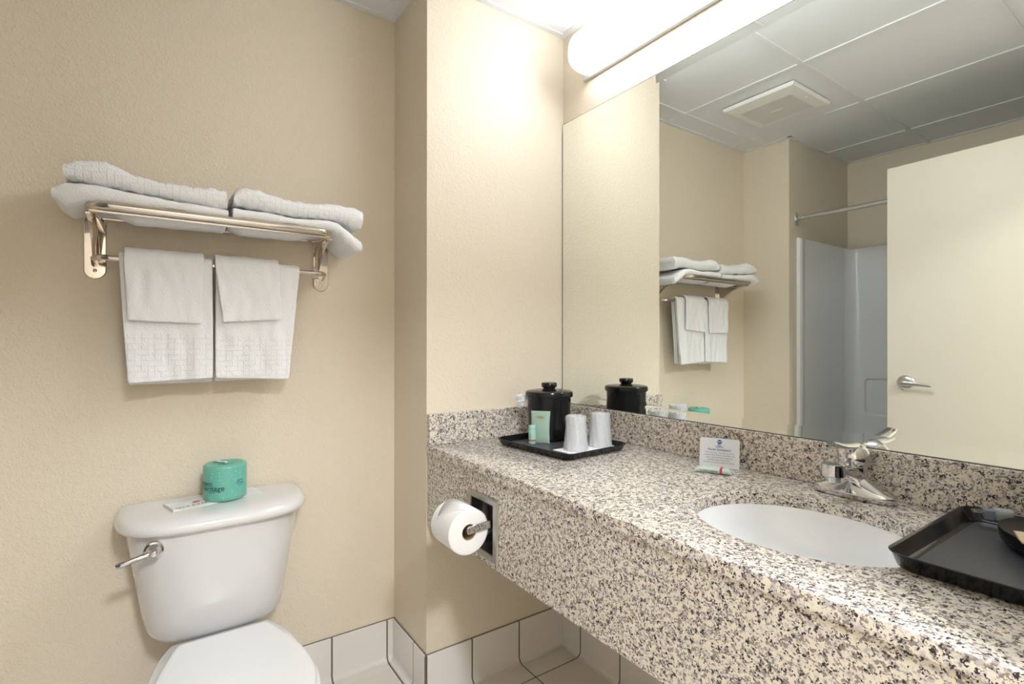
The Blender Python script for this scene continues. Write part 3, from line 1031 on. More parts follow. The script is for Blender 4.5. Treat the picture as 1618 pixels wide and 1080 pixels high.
# sheet offset direction is outwards, so radii are the inner radii
drape('hand_towel', 'white hand towel hanging on the left of the bar, woven band along its hem', (-1.440, -1.418), (-1.215, -1.213), (1.093, 1.100), (1.086, 1.086), .0195, M_hang, th=.0075, seed=1, amp=.010, group='hand towels on the bar')
drape('hand_towel', 'white hand towel hanging on the right of the bar, woven band along its hem', (-1.207, -1.208), (-.968, -1.002), (1.100, 1.088), (1.088, 1.092), .0195, M_hang, th=.0075, seed=3, amp=.012, group='hand towels on the bar')
drape('washcloth', 'small white washcloth draped over the left hanging hand towel', (-1.428, -1.410), (-1.238, -1.250), (1.268, 1.262), (1.290, 1.290), .033, M_terry, th=.006, seed=6, amp=.012, inner=False, group='washcloths over the hand towels', cat='washcloth')
drape('washcloth', 'small white washcloth draped over the right hanging hand towel', (-1.210, -1.165), (-1.032, -1.018), (1.268, 1.280), (1.290, 1.290), .033, M_terry, th=.006, seed=8, amp=.014, inner=False, group='washcloths over the hand towels', cat='washcloth')

# ------------------------------------------------------------------ toilet
TY = -1.200
tl = thing('toilet', 'white two-piece toilet with closed lid against the beige wall', 'toilet', (0.1, TY, 0))
def dshape(z, hw, xf_, xb_=XT + .012, n=44, p=3.2, yc=TY, x_in=0):
    pts = []
    for k in range(n + 1):
        a = PI * k / n
        y = yc + hw * math.copysign(abs(math.cos(a)) ** (2 / p), math.cos(a))
        x = xb_ + x_in + (xf_ - xb_ - x_in) * abs(math.sin(a)) ** (2 / p)
        pts.append((x, y, z))
    return pts
bm = bmesh.new()
st = [(.368, .130, -.125, .02), (.370, .152, -.108, .01), (.377, .170, -.094, .004), (.392, .181, -.084, 0), (.44, .191, -.075, 0),
      (.55, .208, -.066, 0), (.64, .222, -.060, 0), (.690, .2295, -.056, 0)]
strip(bm, [dshape(z, hw, xf_, x_in=xi) for z, hw, xf_, xi in st])
tank = obj('tank', bm, M_porc, tl, angle=60)
bm = bmesh.new()
st = [(.6905, .236, -.050), (.6915, .243, -.042), (.697, .249, -.036), (.704, .2505, -.0345), (.712, .249, -.036), (.720, .244, -.041), (.727, .235, -.050), (.7315, .218, -.066), (.7335, .195, -.088), (.734, .16, -.12)]
strip(bm, [dshape(z, hw, xf_, XT + .010 + max(0, (z - .71)) * .3, p=3.4) for z, hw, xf_ in st])
obj('tank_lid', bm, M_porc, tl, angle=60)
LZT = .734
# flush lever
bm = bmesh.new()
hy, hz, hx = TY - .158, .655, -.0735
lathe(bm, [(.0225, -.010), (.0235, .002), (.0225, .006), (.0180, .008), (.0170, .012), (.0150, .015)], (hx, hy, hz), 32, 'x', cap0=True)
lathe(bm, [(.0150, .015), (.0135, .020), (.0120, .026), (.0100, .032), (.006, .036), (.0001, .037)], (hx, hy, hz), 32, 'x')
tube(bm, smooth_path([(hx + .022, hy, hz), (hx + .024, hy - .02, hz - .003), (hx + .024, hy - .05, hz - .010), (hx + .022, hy - .078, hz - .017)]),
     [.0064 + .0030 * (k / 18) ** 2 * (1 if k < 17 else .4) for k in range(19)], 14)
obj('flush_lever', bm, M_chrome, tl)
# bowl
def egg(z, hw, x0_, x1_, n=60, hb=.6):
    """egg outline, blunt at the hinge side (x0), round at x1"""
    pts = []
    xm = x0_ + (x1_ - x0_) * .56
    for k in range(n):
        a = 2 * PI * k / n
        c_, s_ = math.cos(a), math.sin(a)
        if c_ >= 0:
            x = xm + (x1_ - xm) * abs(c_); y = hw * math.copysign(abs(s_), s_)
            x = xm + (x1_ - xm) * abs(c_) ** .95
        else:
            u_ = abs(c_)
            x = xm - (xm - x0_) * min(1, u_ ** .78)
            y = hw * math.copysign((hb + (1 - hb) * (1 - u_ ** 2.2)) if u_ < .985 else hb * .93, s_) if abs(s_) > 1e-6 else 0
        pts.append((x, TY + y, z))
    return pts
bm = bmesh.new()
st = [(.0005, .105, -.12, .30), (.02, .105, -.12, .30), (.05, .098, -.12, .28), (.12, .092, -.13, .25), (.20, .105, -.15, .28), (.27, .135, -.16, .35),
      (.33, .162, -.17, .425), (.355, .174, -.085, .452), (.384, .176, -.078, .455), (.3865, .172, -.076, .452)]
strip(bm, [egg(z, hw, xa, xb_, hb=.68) for z, hw, xa, xb_ in st])
obj('bowl', bm, M_porc, tl, angle=60)
SEATW = [(-.002, .108), (.03, .121), (.07, .134), (.11, .147), (.15, .157), (.20, .166), (.25, .170), (.30, .167), (.34, .158), (.375, .144), (.405, .124), (.43, .092), (.443, .058), (.449, .025)]
def seat_ring(z, d):
    tab = [(x + (d if x > .2 else -d * .4) * (1 if x > .4 or x < 0 else .2), w_ + d) for x, w_ in SEATW]
    P_ = [tuple(v)[:2] for v in smooth_path([(x, w_, 0) for x, w_ in tab], 4)]
    r = [(x, TY + w_, z) for x, w_ in P_]
    r += [(x, TY - w_, z) for x, w_ in reversed(P_)]
    return r
bm = bmesh.new()
strip(bm, [seat_ring(.3875, .003), seat_ring(.389, .007), seat_ring(.398, .0085), seat_ring(.4015, .005)])
obj('seat', bm, M_seat, tl, angle=50)
bm = bmesh.new()
strip(bm, [seat_ring(.4030, -.003), seat_ring(.4045, 0), seat_ring(.4145, .0005), seat_ring(.4180, -.002), seat_ring(.4200, -.006), seat_ring(.4208, -.014)])
obj('seat_lid', bm, M_seat, tl, angle=50)
for sy in (-.07, .07):
    bm = bmesh.new(); lathe(bm, [(.0001, .012), (.011, .0115), (.013, .009), (.013, .0)], (-.022, TY + sy, .3866), 20)
    obj('hinge_cap', bm, M_seat, tl)

# wrapped spare roll on the tank
RX, RY_ = -.196, -1.180
sp = thing('spare_toilet_roll', 'mint green paper-wrapped toilet roll standing on the toilet tank', 'toilet roll', (RX, RY_, LZT + .0025))
bm = bmesh.new()
RR, RH = .0585, .104
def rollring(r, z, k_=0):
    n = 72
    out = []
    for i in range(n):
        a = 2 * PI * i / n
        rr = r * (1 + .012 * noise.noise(Vector((math.cos(a) * 2, math.sin(a) * 2, z * 20))) + k_ * .05 * math.sin(a * 11 + r * 90))
        out.append((RX + rr * math.cos(a), RY_ + rr * math.sin(a), LZT + .0025 + z))
    return out
strip(bm, [rollring(.02, 0), rollring(RR * .93, 0), rollring(RR * .985, .004), rollring(RR, .012), rollring(RR, .05), rollring(RR, RH - .008), rollring(RR * .99, RH - .003),
           rollring(RR * .94, RH - .0005), rollring(RR * .85, RH + .001, .3), rollring(RR * .6, RH - .001, 1), rollring(RR * .38, RH - .003, 1), rollring(RR * .28, RH - .012, 1), rollring(RR * .2, RH - .03)])
obj('wrapper', bm, M_mint, sp, angle=70)
def on_roll(bm, phi, z):
    """wrap flat text round the roll; phi = angle of the text centre"""
    return mapverts(bm, lambda x, y, zz: (RX + (RR * 1.02 + .0006) * math.cos(phi + x / RR), RY_ + (RR * 1.02 + .0006) * math.sin(phi + x / RR), LZT + .0025 + z + y))
phc = math.atan2(CAM.y - RY_, CAM.x - RX)
bm = text_mesh('green', .0215); on_roll(bm, phc - .98, .0545)
merge(bm, on_roll(text_mesh('heritage', .0215), phc - .62, .0405))
merge(bm, on_roll(text_mesh('PLUS', .0085), phc - .62, .0295))
obj('printed_name', bm, M_darkink, sp, smooth=False)
bm = text_mesh('green', .008); on_roll(bm, phc + .72, .058)
merge(bm, on_roll(text_mesh('heritage', .0075), phc + .72, .050))
merge(bm, on_roll(text_mesh('PLUS', .0055), phc + .72, .043))
obj('printed_mark', bm, M_blue, sp, smooth=False)
bm = bmesh.new()
rings = []
for k in range(9):
    t = k / 8
    rings.append([(RX - .03 + .035 * t + dx, RY_ - .028 + .032 * t + dy, LZT + RH + .003 + .004 * math.sin(PI * t) + .0015 * math.sin(9 * t)) for dx, dy in ((-.004, .004), (.004, -.004))])
for r0, r1 in zip(rings[:-1], rings[1:]):
    bm.faces.new([bm.verts.new(p) for p in (r0[0], r0[1], r1[1], r1[0])])
o = obj('paper_tab', bm, M_paper, sp)
o.modifiers.new('thick', 'SOLIDIFY').thickness = .0006

# napkin sleeve under the roll
nk = thing('paper_napkin', 'flat white paper napkin sleeve with green lettering under the mint roll', 'napkin', (-.196, -1.206, LZT + .0002), math.atan2(.238, -.066))
bm = bmesh.new()
rings = []
for k in range(17):
    x = -.124 + .248 * k / 16
    e = .046 if 0 < k < 16 else .043
    z = .0016 + .0006 * math.sin(k * 1.3)
    if k == 0: z += .005
    rings.append([(x, -e, .0003), (x, e, .0003), (x, e, z), (x, 0, z + .0006), (x, -e, z)])
strip(bm, rings)
obj('sleeve', bm, M_paper, nk, local=True, angle=40)
bm = text_mesh('NAPKIN', .0190, spacing=1.25)
mapverts(bm, lambda x, y, z: (-x - .072, -y - .022, .0030))
obj('lettering', bm, M_greenink, nk, local=True, smooth=False)
bm = bmesh.new(); lathe(bm, [(.0001, .0), (.006, .0)], (-.050, .006, .0032), 20); mapverts(bm, lambda x, y, z: (x + (x + .05) * .8, y, z))
obj('red_emblem', bm, M_redink, nk, local=True, smooth=False)

# ------------------------------------------------------------------ paper holder in the apron and its roll
ph = thing('paper_holder', 'recessed brushed steel toilet paper holder set in the granite apron', 'toilet paper holder', (.3635, YV, .694))
fx0, fx1, fz0, fz1 = .283, .444, .610, .785
ix0, ix1, iz0, iz1 = .306, .421, .632, .765
def rect(x0, x1, y, z0, z1): return [(x0, y, z0), (x1, y, z0), (x1, y, z1), (x0, y, z1)]
bm = bmesh.new()
y_ = YV + .004
strip(bm, [rect(fx0, fx1, y_, fz0, fz1), rect(fx0, fx1, y_ - .002, fz0, fz1), rect(fx0 + .004, fx1 - .004, y_ - .006, fz0 + .004, fz1 - .004),
           rect(ix0 - .003, ix1 + .003, y_ - .006, iz0 - .003, iz1 + .003), rect(ix0, ix1, y_ - .003, iz0, iz1)], cap0=False, cap1=False)
obj('frame', bm, M_brushed, ph, bevel=.0008)
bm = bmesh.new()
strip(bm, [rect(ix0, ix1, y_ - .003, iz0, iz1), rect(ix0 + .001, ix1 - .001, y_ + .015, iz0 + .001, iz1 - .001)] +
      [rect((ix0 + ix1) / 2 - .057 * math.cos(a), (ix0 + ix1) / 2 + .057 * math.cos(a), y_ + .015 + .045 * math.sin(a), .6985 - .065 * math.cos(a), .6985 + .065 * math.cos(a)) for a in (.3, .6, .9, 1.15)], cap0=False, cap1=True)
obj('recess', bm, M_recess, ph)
RCX0, RCX1, RCY, RCZ = .296, .405, -.668, .704
for xa, xb_ in ((.4105, .4145), (.2785 + .028, .2825 + .028)):
    if xb_ < .35:
        xa, xb_ = .2825, .2862
    bm = bmesh.new()
    # flat bar from inside the recess out to the roll's axis
    pr = [(y_ + .004, .716, .0105), (y_ - .02, .716, .0105), (y_ - .045, .714, .0105), (RCY + .006, .712, .0105), (RCY - .006, .711, .0100), (RCY - .010, .711, .0075)]
    if xb_ > .35:
        strip(bm, [[(xa, y, z - h), (xb_, y, z - h), (xb_, y, z + h), (xa, y, z + h)] for y, z, h in pr])
        lathe(bm, [(.0105, -.008), (.0105, .001), (.0001, .001)], (xa, RCY, .711), 20, 'x')
        obj('arm', bm, M_chrome, ph, bevel=.0012)
    else:
        bm.free()
bm = bmesh.new(); lathe(bm, [(.0001, 0), (.0095, 0), (.0095, .123), (.0001, .123)], (RCX0 - .006 + .001, RCY, .711), 20, 'x')
obj('spindle', bm, M_chrome, ph)
# left arm hidden behind the roll
bm = bmesh.new()
pr = [(y_ - .0065, .716, .0105), (y_ - .02, .716, .0105), (y_ - .045, .714, .0105), (RCY + .006, .712, .0105), (RCY - .006, .711, .0100), (RCY - .010, .711, .0075)]
strip(bm, [[(.2875, y, z - h), (.2905, y, z - h), (.2905, y, z + h), (.2875, y, z + h)] for y, z, h in pr])
obj('arm', bm, M_chrome, ph, bevel=.001)

tr = thing('toilet_paper_roll', 'white toilet roll with loose sheet on the apron-mounted holder', 'toilet roll', ((RCX0 + RCX1) / 2, RCY, RCZ))
bm = bmesh.new()
R_, r0_ = .0605, .0215
zo = RCZ
def rr_(x, r, n=64): return [(x, RCY + r * math.cos(2 * PI * k / n), zo + r * math.sin(2 * PI * k / n)) for k in range(n)]
rings = [rr_(RCX0, r0_), rr_(RCX0, R_ - .004), rr_(RCX0 + .003, R_), rr_(RCX1 - .003, R_), rr_(RCX1 - .0006, R_ - .003), rr_(RCX1, R_ - .006), rr_(RCX1, .045), rr_(RCX1, .033), rr_(RCX1 - .0005, r0_)]
rings.append(rr_(RCX0, r0_))
strip(bm, rings, cap0=False, cap1=False)
bmesh.ops.remove_doubles(bm, verts=bm.verts, dist=1e-6)
obj('tissue', bm, M_tissue, tr, angle=50)
# outer loose sheet folded to a point across the front
bm = bmesh.new()
for i in range(25):
    pass
n = 26
V = []
for i in range(n + 1):
    a = math.radians(150 - 130 * i / n)          # round the top towards the front
    t = i / n
    xa = RCX0 + .001 + (0 if t < .5 else (t - .5) * .075)
    xb_ = RCX1 - .002 - (0 if t < .5 else (t - .5) * .155)
    rr = R_ + .0012 + .003 * max(0, t - .75) * 4 * .5
    aa = a + PI * 0
    y = RCY - rr * math.cos(math.radians(180) - aa - 0) if False else RCY + rr * math.cos(PI - (PI - aa))
    V.append([bm.verts.new((xa, RCY - rr * math.cos(a), zo + rr * math.sin(a))) , bm.verts.new((xb_, RCY - rr * math.cos(a), zo + rr * math.sin(a)))])
for i in range(n):
    bm.faces.new((V[i][0], V[i][1], V[i + 1][1], V[i + 1][0]))
o = obj('loose_sheet', bm, M_tissue, tr)
o.modifiers.new('thick', 'SOLIDIFY').thickness = .0008
bm = bmesh.new(); strip(bm, [rr_(RCX0 + .001, r0_ - .0002), rr_(RCX1 - .001, r0_ - .0002), rr_(RCX1 - .001, r0_ - .0015), rr_(RCX0 + .001, r0_ - .0015)], cap0=False, cap1=False)
obj('cardboard_core', bm, M_kraft, tr)

# ------------------------------------------------------------------ trays
def make_tray(name, label, loc, rz, W_, D_, hgt=.022, mi_floor=True):
    t = thing(name, label, 'tray', loc, rz, 'black serving trays on the counter')
    bm = bmesh.new()
    fl = .011
    rings = [rrect(W_ - 2 * fl - .02, D_ - 2 * fl - .02, .02, .0006), rrect(W_ - 2 * fl - .004, D_ - 2 * fl - .004, .024, .0012), rrect(W_ - 2 * fl + .002, D_ - 2 * fl + .002, .026, .004), rrect(W_ - .006, D_ - .006, .032, hgt - .004), rrect(W_, D_, .034, hgt - .001),
             rrect(W_ + .0005, D_ + .0005, .034, hgt), rrect(W_ - .002, D_ - .002, .033, hgt + .001), rrect(W_ - .007, D_ - .007, .031, hgt), rrect(W_ - .011, D_ - .011, .030, hgt - .003),
             rrect(W_ - 2 * fl - .006, D_ - 2 * fl - .006, .024, .0062), rrect(W_ - 2 * fl - .012, D_ - 2 * fl - .012, .022, .0042)]
    strip(bm, rings, cap0=True, cap1=True)
    obj('rim', bm, M_black, t, local=True, angle=50)
    bm = bmesh.new(); 
    strip(bm, [rrect(W_ - .050, D_ - .050, .016, .0043), rrect(W_ - .050, D_ - .050, .016, .0050)], cap0=False)
    obj('tray_floor', bm, M_traym, t, local=True, angle=50)
    return t
TLX, TLY, TLR = .283, -.252, math.radians(4.5)
make_tray('serving_tray', 'black plastic tray holding ice bucket and wrapped cups in the counter corner', (TLX, TLY, ZC), TLR, .352, .285)
make_tray('serving_tray', 'black plastic tray overlapping the right edge of the sink', (1.404, -.232, ZC), 0.0, .284, .398, hgt=.026)
TF = ZC + .0052     # tray floor height

# ice bucket
IX, IY = .163, -.203
ib = thing('ice_bucket', 'glossy black lidded ice bucket on the left tray', 'ice bucket', (IX, IY, TF))
bm = bmesh.new()
lathe(bm, [(.0001, .0), (.066, .0), (.0705, .003), (.072, .008), (.0775, .150), (.0780, .1525), (.0725, .1525), (.068, .01), (.0001, .01)], (IX, IY, TF), 64)
obj('body', bm, M_black, ib, angle=40)
bm = bmesh.new()
lathe(bm, [(.0795, .1495), (.0835, .1500), (.0845, .153), (.0845, .163), (.0825, .168), (.077, .1705), (.06, .173), (.030, .176), (.026, .176), (.0001, .176)], (IX, IY, TF), 64)
lathe(bm, [(.0795, .1495), (.0795, .160)], (IX, IY, TF), 64)
ld = obj('lid', bm, M_black, ib, angle=40)
bm = bmesh.new()
lathe(bm, [(.021, .175), (.0215, .181), (.0265, .183), (.0275, .186), (.0275, .196), (.0255, .1985), (.020, .1995), (.0001, .2000)], (IX, IY, TF), 48)
obj('knob', bm, M_black, ld, angle=40)
# liner tuft
bm = bmesh.new()
bmesh.ops.create_icosphere(bm, subdivisions=4, radius=1.0)
c0 = Vector((IX - .098 * .567 - .004, IY - .098 * .823, TF + .131))
def crump(x, y, z):
    v = Vector((x, y, z)); k = 1 + .45 * noise.noise(v * 2.2 + Vector((3, 1, 7))) + .25 * noise.noise(v * 5)
    v = v * k
    return c0 + Vector((v.x * .016, v.y * .021 * (1 + .5 * v.z), v.z * .022))
mapverts(bm, crump)
o = obj('bucket_liner', bm, M_linr, angle=20); setorg(o, c0)
tag(o, 'crumpled clear plastic liner poking out beside the ice bucket lid', 'plastic liner')

# napkin under cups
pn = thing('cup_napkin', 'white paper napkin under the two wrapped cups on the left tray', 'napkin', (.372, -.205, TF + .0002), TLR)
bm = bmesh.new()
strip(bm, [[(-.052, -.112, 0), (.052, -.112, 0), (.052, .105, 0), (-.052, .105, 0)], [(-.052, -.112, .0016), (.052, -.112, .0016), (.052, .105, .0016), (-.052, .105, .0016)]])
o_ = obj('sheet', bm, M_paper, pn, local=True, smooth=False)
o_.name = 'folded_paper'
# cups
def make_cup(cx, cy, label, seed):
    t = thing('plastic_cup', label, 'cup', (cx, cy, TF + .0022), 0, 'film-wrapped plastic cups')
    bm = bmesh.new()
    z0 = 0
    lathe(bm, [(.0365, 0), (.0378, .001), (.0375, .003), (.0350, .005), (.0280, .100), (.0265, .103), (.0001, .1025), ], (0, 0, 0), 48)
    lathe(bm, [(.0365, 0), (.0340, .005), (.0270, .098), (.0001, .1005)], (0, 0, 0), 48)
    obj('cup_body', bm, M_cup, t, local=True, angle=50)
    bm = bmesh.new()
    rings = []
    for r, h in ((.040, .0005), (.0395, .004), (.0375, .02), (.0358, .04), (.034, .06), (.0325, .08), (.0315, .099), (.029, .107), (.024, .1085), (.012, .1075), (.002, .1075)):
        ring = []
        for k in range(56):
            a = 2 * PI * k / 56
            dr_ = .0022 * noise.noise(Vector((math.cos(a) * 2.5 + seed, math.sin(a) * 2.5, h * 25))) + .0012 * math.sin(a * 13 + h * 60 + seed)
            if h > .08: dr_ += .0035 * max(0, noise.noise(Vector((math.cos(a) * 3, math.sin(a) * 3 + seed, 2))))
            rr = max(r + dr_ * min(1, r / .02), .0002)
            ring.append((rr * math.cos(a), rr * math.sin(a), h + (.0025 * noise.noise(Vector((math.cos(a) * 3, math.sin(a) * 3, seed + h * 30))) if h > .09 else 0)))
        rings.append(ring)
    strip(bm, rings, cap0=False, cap1=True)
    obj('film_wrap', bm, M_film, t, local=True, angle=25)
    return t
make_cup(.368, -.258, 'upside-down clear plastic cup in film, nearer the tray front', 1.0)
make_cup(.366, -.152, 'upside-down clear plastic cup in film, nearer the mirror', 5.0)

# sage sachet leaning on the bucket, and the aqua bottle
ax = Vector((.232 - .187, -.257 + .298, 0)).normalized()       # along its base
nb_ = Vector((ax.y, -ax.x, 0))                                  # towards the camera
base_c = Vector((.2125, -.2825, TF + .0005))
st_ = thing('lotion_sachet', 'flat sage green toiletry sachet leaning on the ice bucket', 'sachet', tuple(base_c))
bm = bmesh.new()
rings = []
for k in range(15):
    t = k / 14
    z = .106 * t
    back = -nb_ * (.016 * t)
    th = .0055 * math.sin(PI * min(1, (t * .9 + .05))) ** .6 + .0006
    hw = .0335 - .002 * math.sin(PI * t)
    if k in (0, 14): th = .0006
    ring = []
    for q_ in range(20):
        a = 2 * PI * q_ / 20
        ring.append(tuple(base_c + ax * hw * math.cos(a) * (1 if abs(math.cos(a)) > .7 else 1) + nb_ * th * math.sin(a) + back + Vector((0, 0, z))))
    rings.append(ring)
strip(bm, rings)
obj('pouch', bm, M_sachet, st_, angle=50)
def on_sachet(bm, u0, z0):
    return mapverts(bm, lambda x, y, z: tuple(base_c + ax * (x + u0) + Vector((0, 0, z0 + y)) + nb_ * (.0063 - .016 * (z0 + y) / .1)))
bm = bmesh.new()
for k in range(5):
    box(bm, -.0125 + .005 * k, -.0088 + .005 * k, -.004, .003 + .001 * (k % 2), 0, .0003)
box(bm, -.012, .010, -.0105, -.0097, 0, .0003)
bm = on_sachet(bm, .0, .086)
obj('printed_mark', bm, M_gold, st_, smooth=False)
BTX, BTY = .2100, -.3135
bt = thing('shampoo_bottle', 'small aqua toiletry bottle with red stripe in front of the sachet', 'bottle', (BTX, BTY, TF))
bm = bmesh.new()
lathe(bm, [(.0001, .0005), (.0112, .0005), (.0122, .002), (.0124, .012), (.0124, .046), (.0120, .047)], (BTX, BTY, TF), 32)
obj('body', bm, M_bottle, bt, angle=40)
bm = bmesh.new()
lathe(bm, [(.0121, .047), (.0123, .048), (.0121, .0605), (.0112, .0625), (.0001, .0628)], (BTX, BTY, TF), 32)
obj('cap', bm, M_bottle, bt, angle=40)
bm = bmesh.new(); lathe(bm, [(.0126, .0115), (.0127, .0117), (.0127, .0155), (.0126, .0157)], (BTX, BTY, TF), 32)
obj('red_band', bm, M_redink, bt)
pb = math.atan2(CAM.y - BTY, CAM.x - BTX)
bm = bmesh.new()
for k in range(5):
    box(bm, -.010 + .0036 * k, -.0078 + .0036 * k, -.0010 - .0006 * (k % 2), .0012, 0, .0002)
mapverts(bm, lambda x, y, z: (BTX + .0127 * math.cos(pb - .55 - y / .0127), BTY + .0127 * math.sin(pb - .55 - y / .0127), TF + .030 + x))
obj('printed_mark', bm, M_darkink, bt, smooth=False)

# ------------------------------------------------------------------ tent card
cdir = Vector((.092, .045, 0)).normalized()
cn = Vector((cdir.y, -cdir.x, 0))
cb = Vector((.749, -.0735, ZC + .0003))
tc_ = thing('tent_card', 'small white folded notice card with blue print standing at the backsplash', 'card', tuple(cb))
CWd, CHt, tilt = .1035, .0800, math.radians(12)
upv = Vector((0, 0, math.cos(tilt))) - cn * math.sin(tilt)
outn = cn * math.cos(tilt) + Vector((0, 0, math.sin(tilt)))
def cpt(u_, v_, o_=0): return tuple(cb + cdir * u_ + upv * v_ + outn * o_)
bm = bmesh.new()
def crect(o_):
    r = .006; pts = [(-CWd / 2, 0), (CWd / 2, 0)]
    for k in range(7):
        a = PI / 2 * k / 6; pts.append((CWd / 2 - r + r * math.cos(a), CHt - r + r * math.sin(a)))
    for k in range(7):
        a = PI / 2 + PI / 2 * k / 6; pts.append((-CWd / 2 + r + r * math.cos(a), CHt - r + r * math.sin(a)))
    return [cpt(u_, v_, o_) for u_, v_ in pts]
strip(bm, [crect(-.0004), crect(0)])
obj('front_panel', bm, M_card, tc_, smooth=False)
bm = bmesh.new()
foot = cb - cn * .034
b0 = [foot - cdir * CWd * .42, foot + cdir * (CWd / 2 + .002), Vector(cpt(CWd / 2 - .008, CHt * .55, -.0008)), Vector(cpt(-CWd * .42, CHt * .55, -.0008))]
bm.faces.new([bm.verts.new(p) for p in b0])
o = obj('rear_support', bm, M_card, tc_, smooth=False)
o.modifiers.new('thick', 'SOLIDIFY').thickness = .0005
def cardtext(lines, mat, name):
    bm = bmesh.new()
    for s_, size, v_, bold in lines:
        t_ = text_mesh(s_, size, bold=bold)
        mapverts(t_, lambda x, y, z: cpt(x, v_ + y, .0004))
        merge(bm, t_)
    return obj(name, bm, mat, tc_, smooth=False)
cardtext([('Best', .0058, .0605, True), ('Western', .0058, .0560, True), ('Forget Something?', .0080, .0485, True)], M_blue, 'printed_heading')
cardtext([('We want your stay with us to be', .0056, .0400, False), ('comfortable. Please remember we', .0056, .0335, False), ('have complimentary toiletries', .0056, .0270, False),
          ('available if you need them.', .0056, .0205, False), ('Just give us a call at the Front Desk.', .0056, .0140, False)], M_ink, 'printed_text')
bm = bmesh.new()
bm.faces.new([bm.verts.new(cpt(.0062 * math.cos(2 * PI * k / 28), .0700 + .0062 * math.sin(2 * PI * k / 28), .0003)) for k in range(28)])
lg = obj('round_logo', bm, M_blue, tc_, smooth=False)
bm = text_mesh('BW', .0058, bold=True); mapverts(bm, lambda x, y, z: cpt(x, .0700 + y, .0006))
obj('logo_letters', bm, M_white, lg, smooth=False)

# soap packet
pk = thing('soap_packet', 'pale green wrapped soap bar with red mark lying before the notice card', 'soap packet', (.772, -.134, ZC + .0002), math.radians(27))
bm = bmesh.new()
rings = []
for k in range(23):
    t = k / 22
    x = -.048 + .096 * t
    e = min(1, min(t, 1 - t) / .14)
    hh_ = .0006 + .0064 * math.sin(e * PI / 2) ** .8
    hw = .0135 + .0015 * (1 - e)
    rings.append([(x, hw * math.copysign(abs(math.cos(a)) ** .6, math.cos(a)), hh_ + hh_ * math.copysign(abs(math.sin(a)) ** .7, math.sin(a)) + .0002) for a in [2 * PI * j / 20 for j in range(20)]])
strip(bm, rings)
obj('wrapper', bm, M_pack, pk, local=True, angle=50)
bm = bmesh.new()
box(bm, .018, .0235, -.0138, .0138, .0125, .01475)
box(bm, .018, .0235, -.0142, -.0132, .0030, .0140)
obj('red_mark', bm, M_redink, pk, local=True, smooth=False)
bm = bmesh.new()
random.seed(7)
x_ = -.030
while x_ < .012:
    w_ = random.uniform(.0010, .0024); zz = random.uniform(.0050, .0065); hh_ = random.uniform(.0012, .0034)
    box(bm, x_, x_ + w_, -.01475, -.0135, zz, zz + hh_); x_ += w_ + random.uniform(.0006, .0016)
obj('lettering', bm, M_greenink, pk, local=True, smooth=False)

# ------------------------------------------------------------------ right tray contents
RT = ZC + .0052
M_blk = simple('black_moulded_plastic', (0.006, 0.006, 0.007), 0.32, spec=0.25)
ap = thing('appliance_base', 'round black plastic appliance base in the right tray, cut by the photo edge', 'appliance', (1.442, -.150, RT))
bm = bmesh.new()
AX, AY = 1.442, -.150
lathe(bm, [(.0001, .0), (.080, .0), (.092, .004), (.102, .016), (.104, .030), (.1035, .0325), (.1015, .0325), (.100, .0318), (.06, .0320), (.0001, .0320)], (AX, AY, RT), 72)
obj('dish', bm, M_blk, ap, angle=40)
bm = bmesh.new()
lathe(bm, [(.0001, .032), (.040, .032), (.042, .034), (.040, .056), (.036, .060), (.0001, .060)], (AX + .030, AY + .045, RT), 48)
obj('upper_body', bm, M_blk, ap, angle=40)
# plug
pg = thing('power_plug', 'grey safety plug with two bare prongs lying at the right tray corner', 'power plug', (1.316, -.094, RT + .0285), math.radians(20))
pg.scale = (.8, .8, .8)
bm = bmesh.new()
for sy in (-.0064, .0064):
    strip(bm, [[(x, sy - .0032 * s_, z0_) , (x, sy + .0032 * s_, z0_), (x, sy + .0032 * s_, z0_ + .0032), (x, sy - .0032 * s_, z0_ + .0032)] for x, s_, z0_ in ((-.0345, .6, -.001), (-.032, 1, -.001), (-.012, 1, -.001))])
obj('prong', bm, M_chrome, pg, local=True, smooth=False)
obj('plug_block', BOX(-.0135, .0035, -.0125, .0125, -.012, .0085), M_plugblue, pg, local=True, bevel=.0015)
bm = bmesh.new()
def shield(z, s_):
    pts = []
    for k in range(13):
        a = PI / 2 + PI * k / 12
        pts.append((.017 + .015 * s_ * math.cos(a), .015 * s_ * math.sin(a), z))
    pts += [(.034, -.0155 * s_, z), (.034, .0155 * s_, z)]
    return pts
strip(bm, [shield(-.012, .9), shield(-.010, 1), shield(.009, 1), shield(.0115, .92)])
obj('plug_head', bm, M_pluggrey, pg, local=True, angle=40)
bm = text_mesh('R', .0075, bold=True); mapverts(bm, lambda x, y, z: (.013 + x, y + .001, .0121))
merge(bm, mapverts(text_mesh('T', .0075, bold=True), lambda x, y, z: (.023 + x, y, .0121)))
obj('button_letters', bm, M_white, pg, local=True, smooth=False)
bm = bmesh.new()
tube(bm, smooth_path([(.033, 0, -.002), (.045, .001, -.004), (.058, -.012, -.008), (.066, -.03, -.012)]), .0032, 10)
obj('cord', bm, M_blackm, pg, local=True)
# tan packet
tp = thing('coffee_packet', 'tan paper packet with zigzag edge lying on the black appliance base', 'packet', (1.411, -.226, RT + .0332), math.radians(19.6))
bm = bmesh.new()
rings = []
nz_ = 16
for lay, zz in ((0, 0), (1, .0012)):
    r = []
    for k in range(nz_ + 1):
        r.append((-.034 + (.0015 if k % 2 else -.0015), -.032 + .064 * k / nz_, zz + .004 * abs(k - nz_ / 2) / nz_))
    r += [(.034, .032, zz + .003), (.034, -.032, zz + .003)]
    rings.append(r)
strip(bm, rings)
obj('paper', bm, M_tan, tp, local=True, smooth=False)

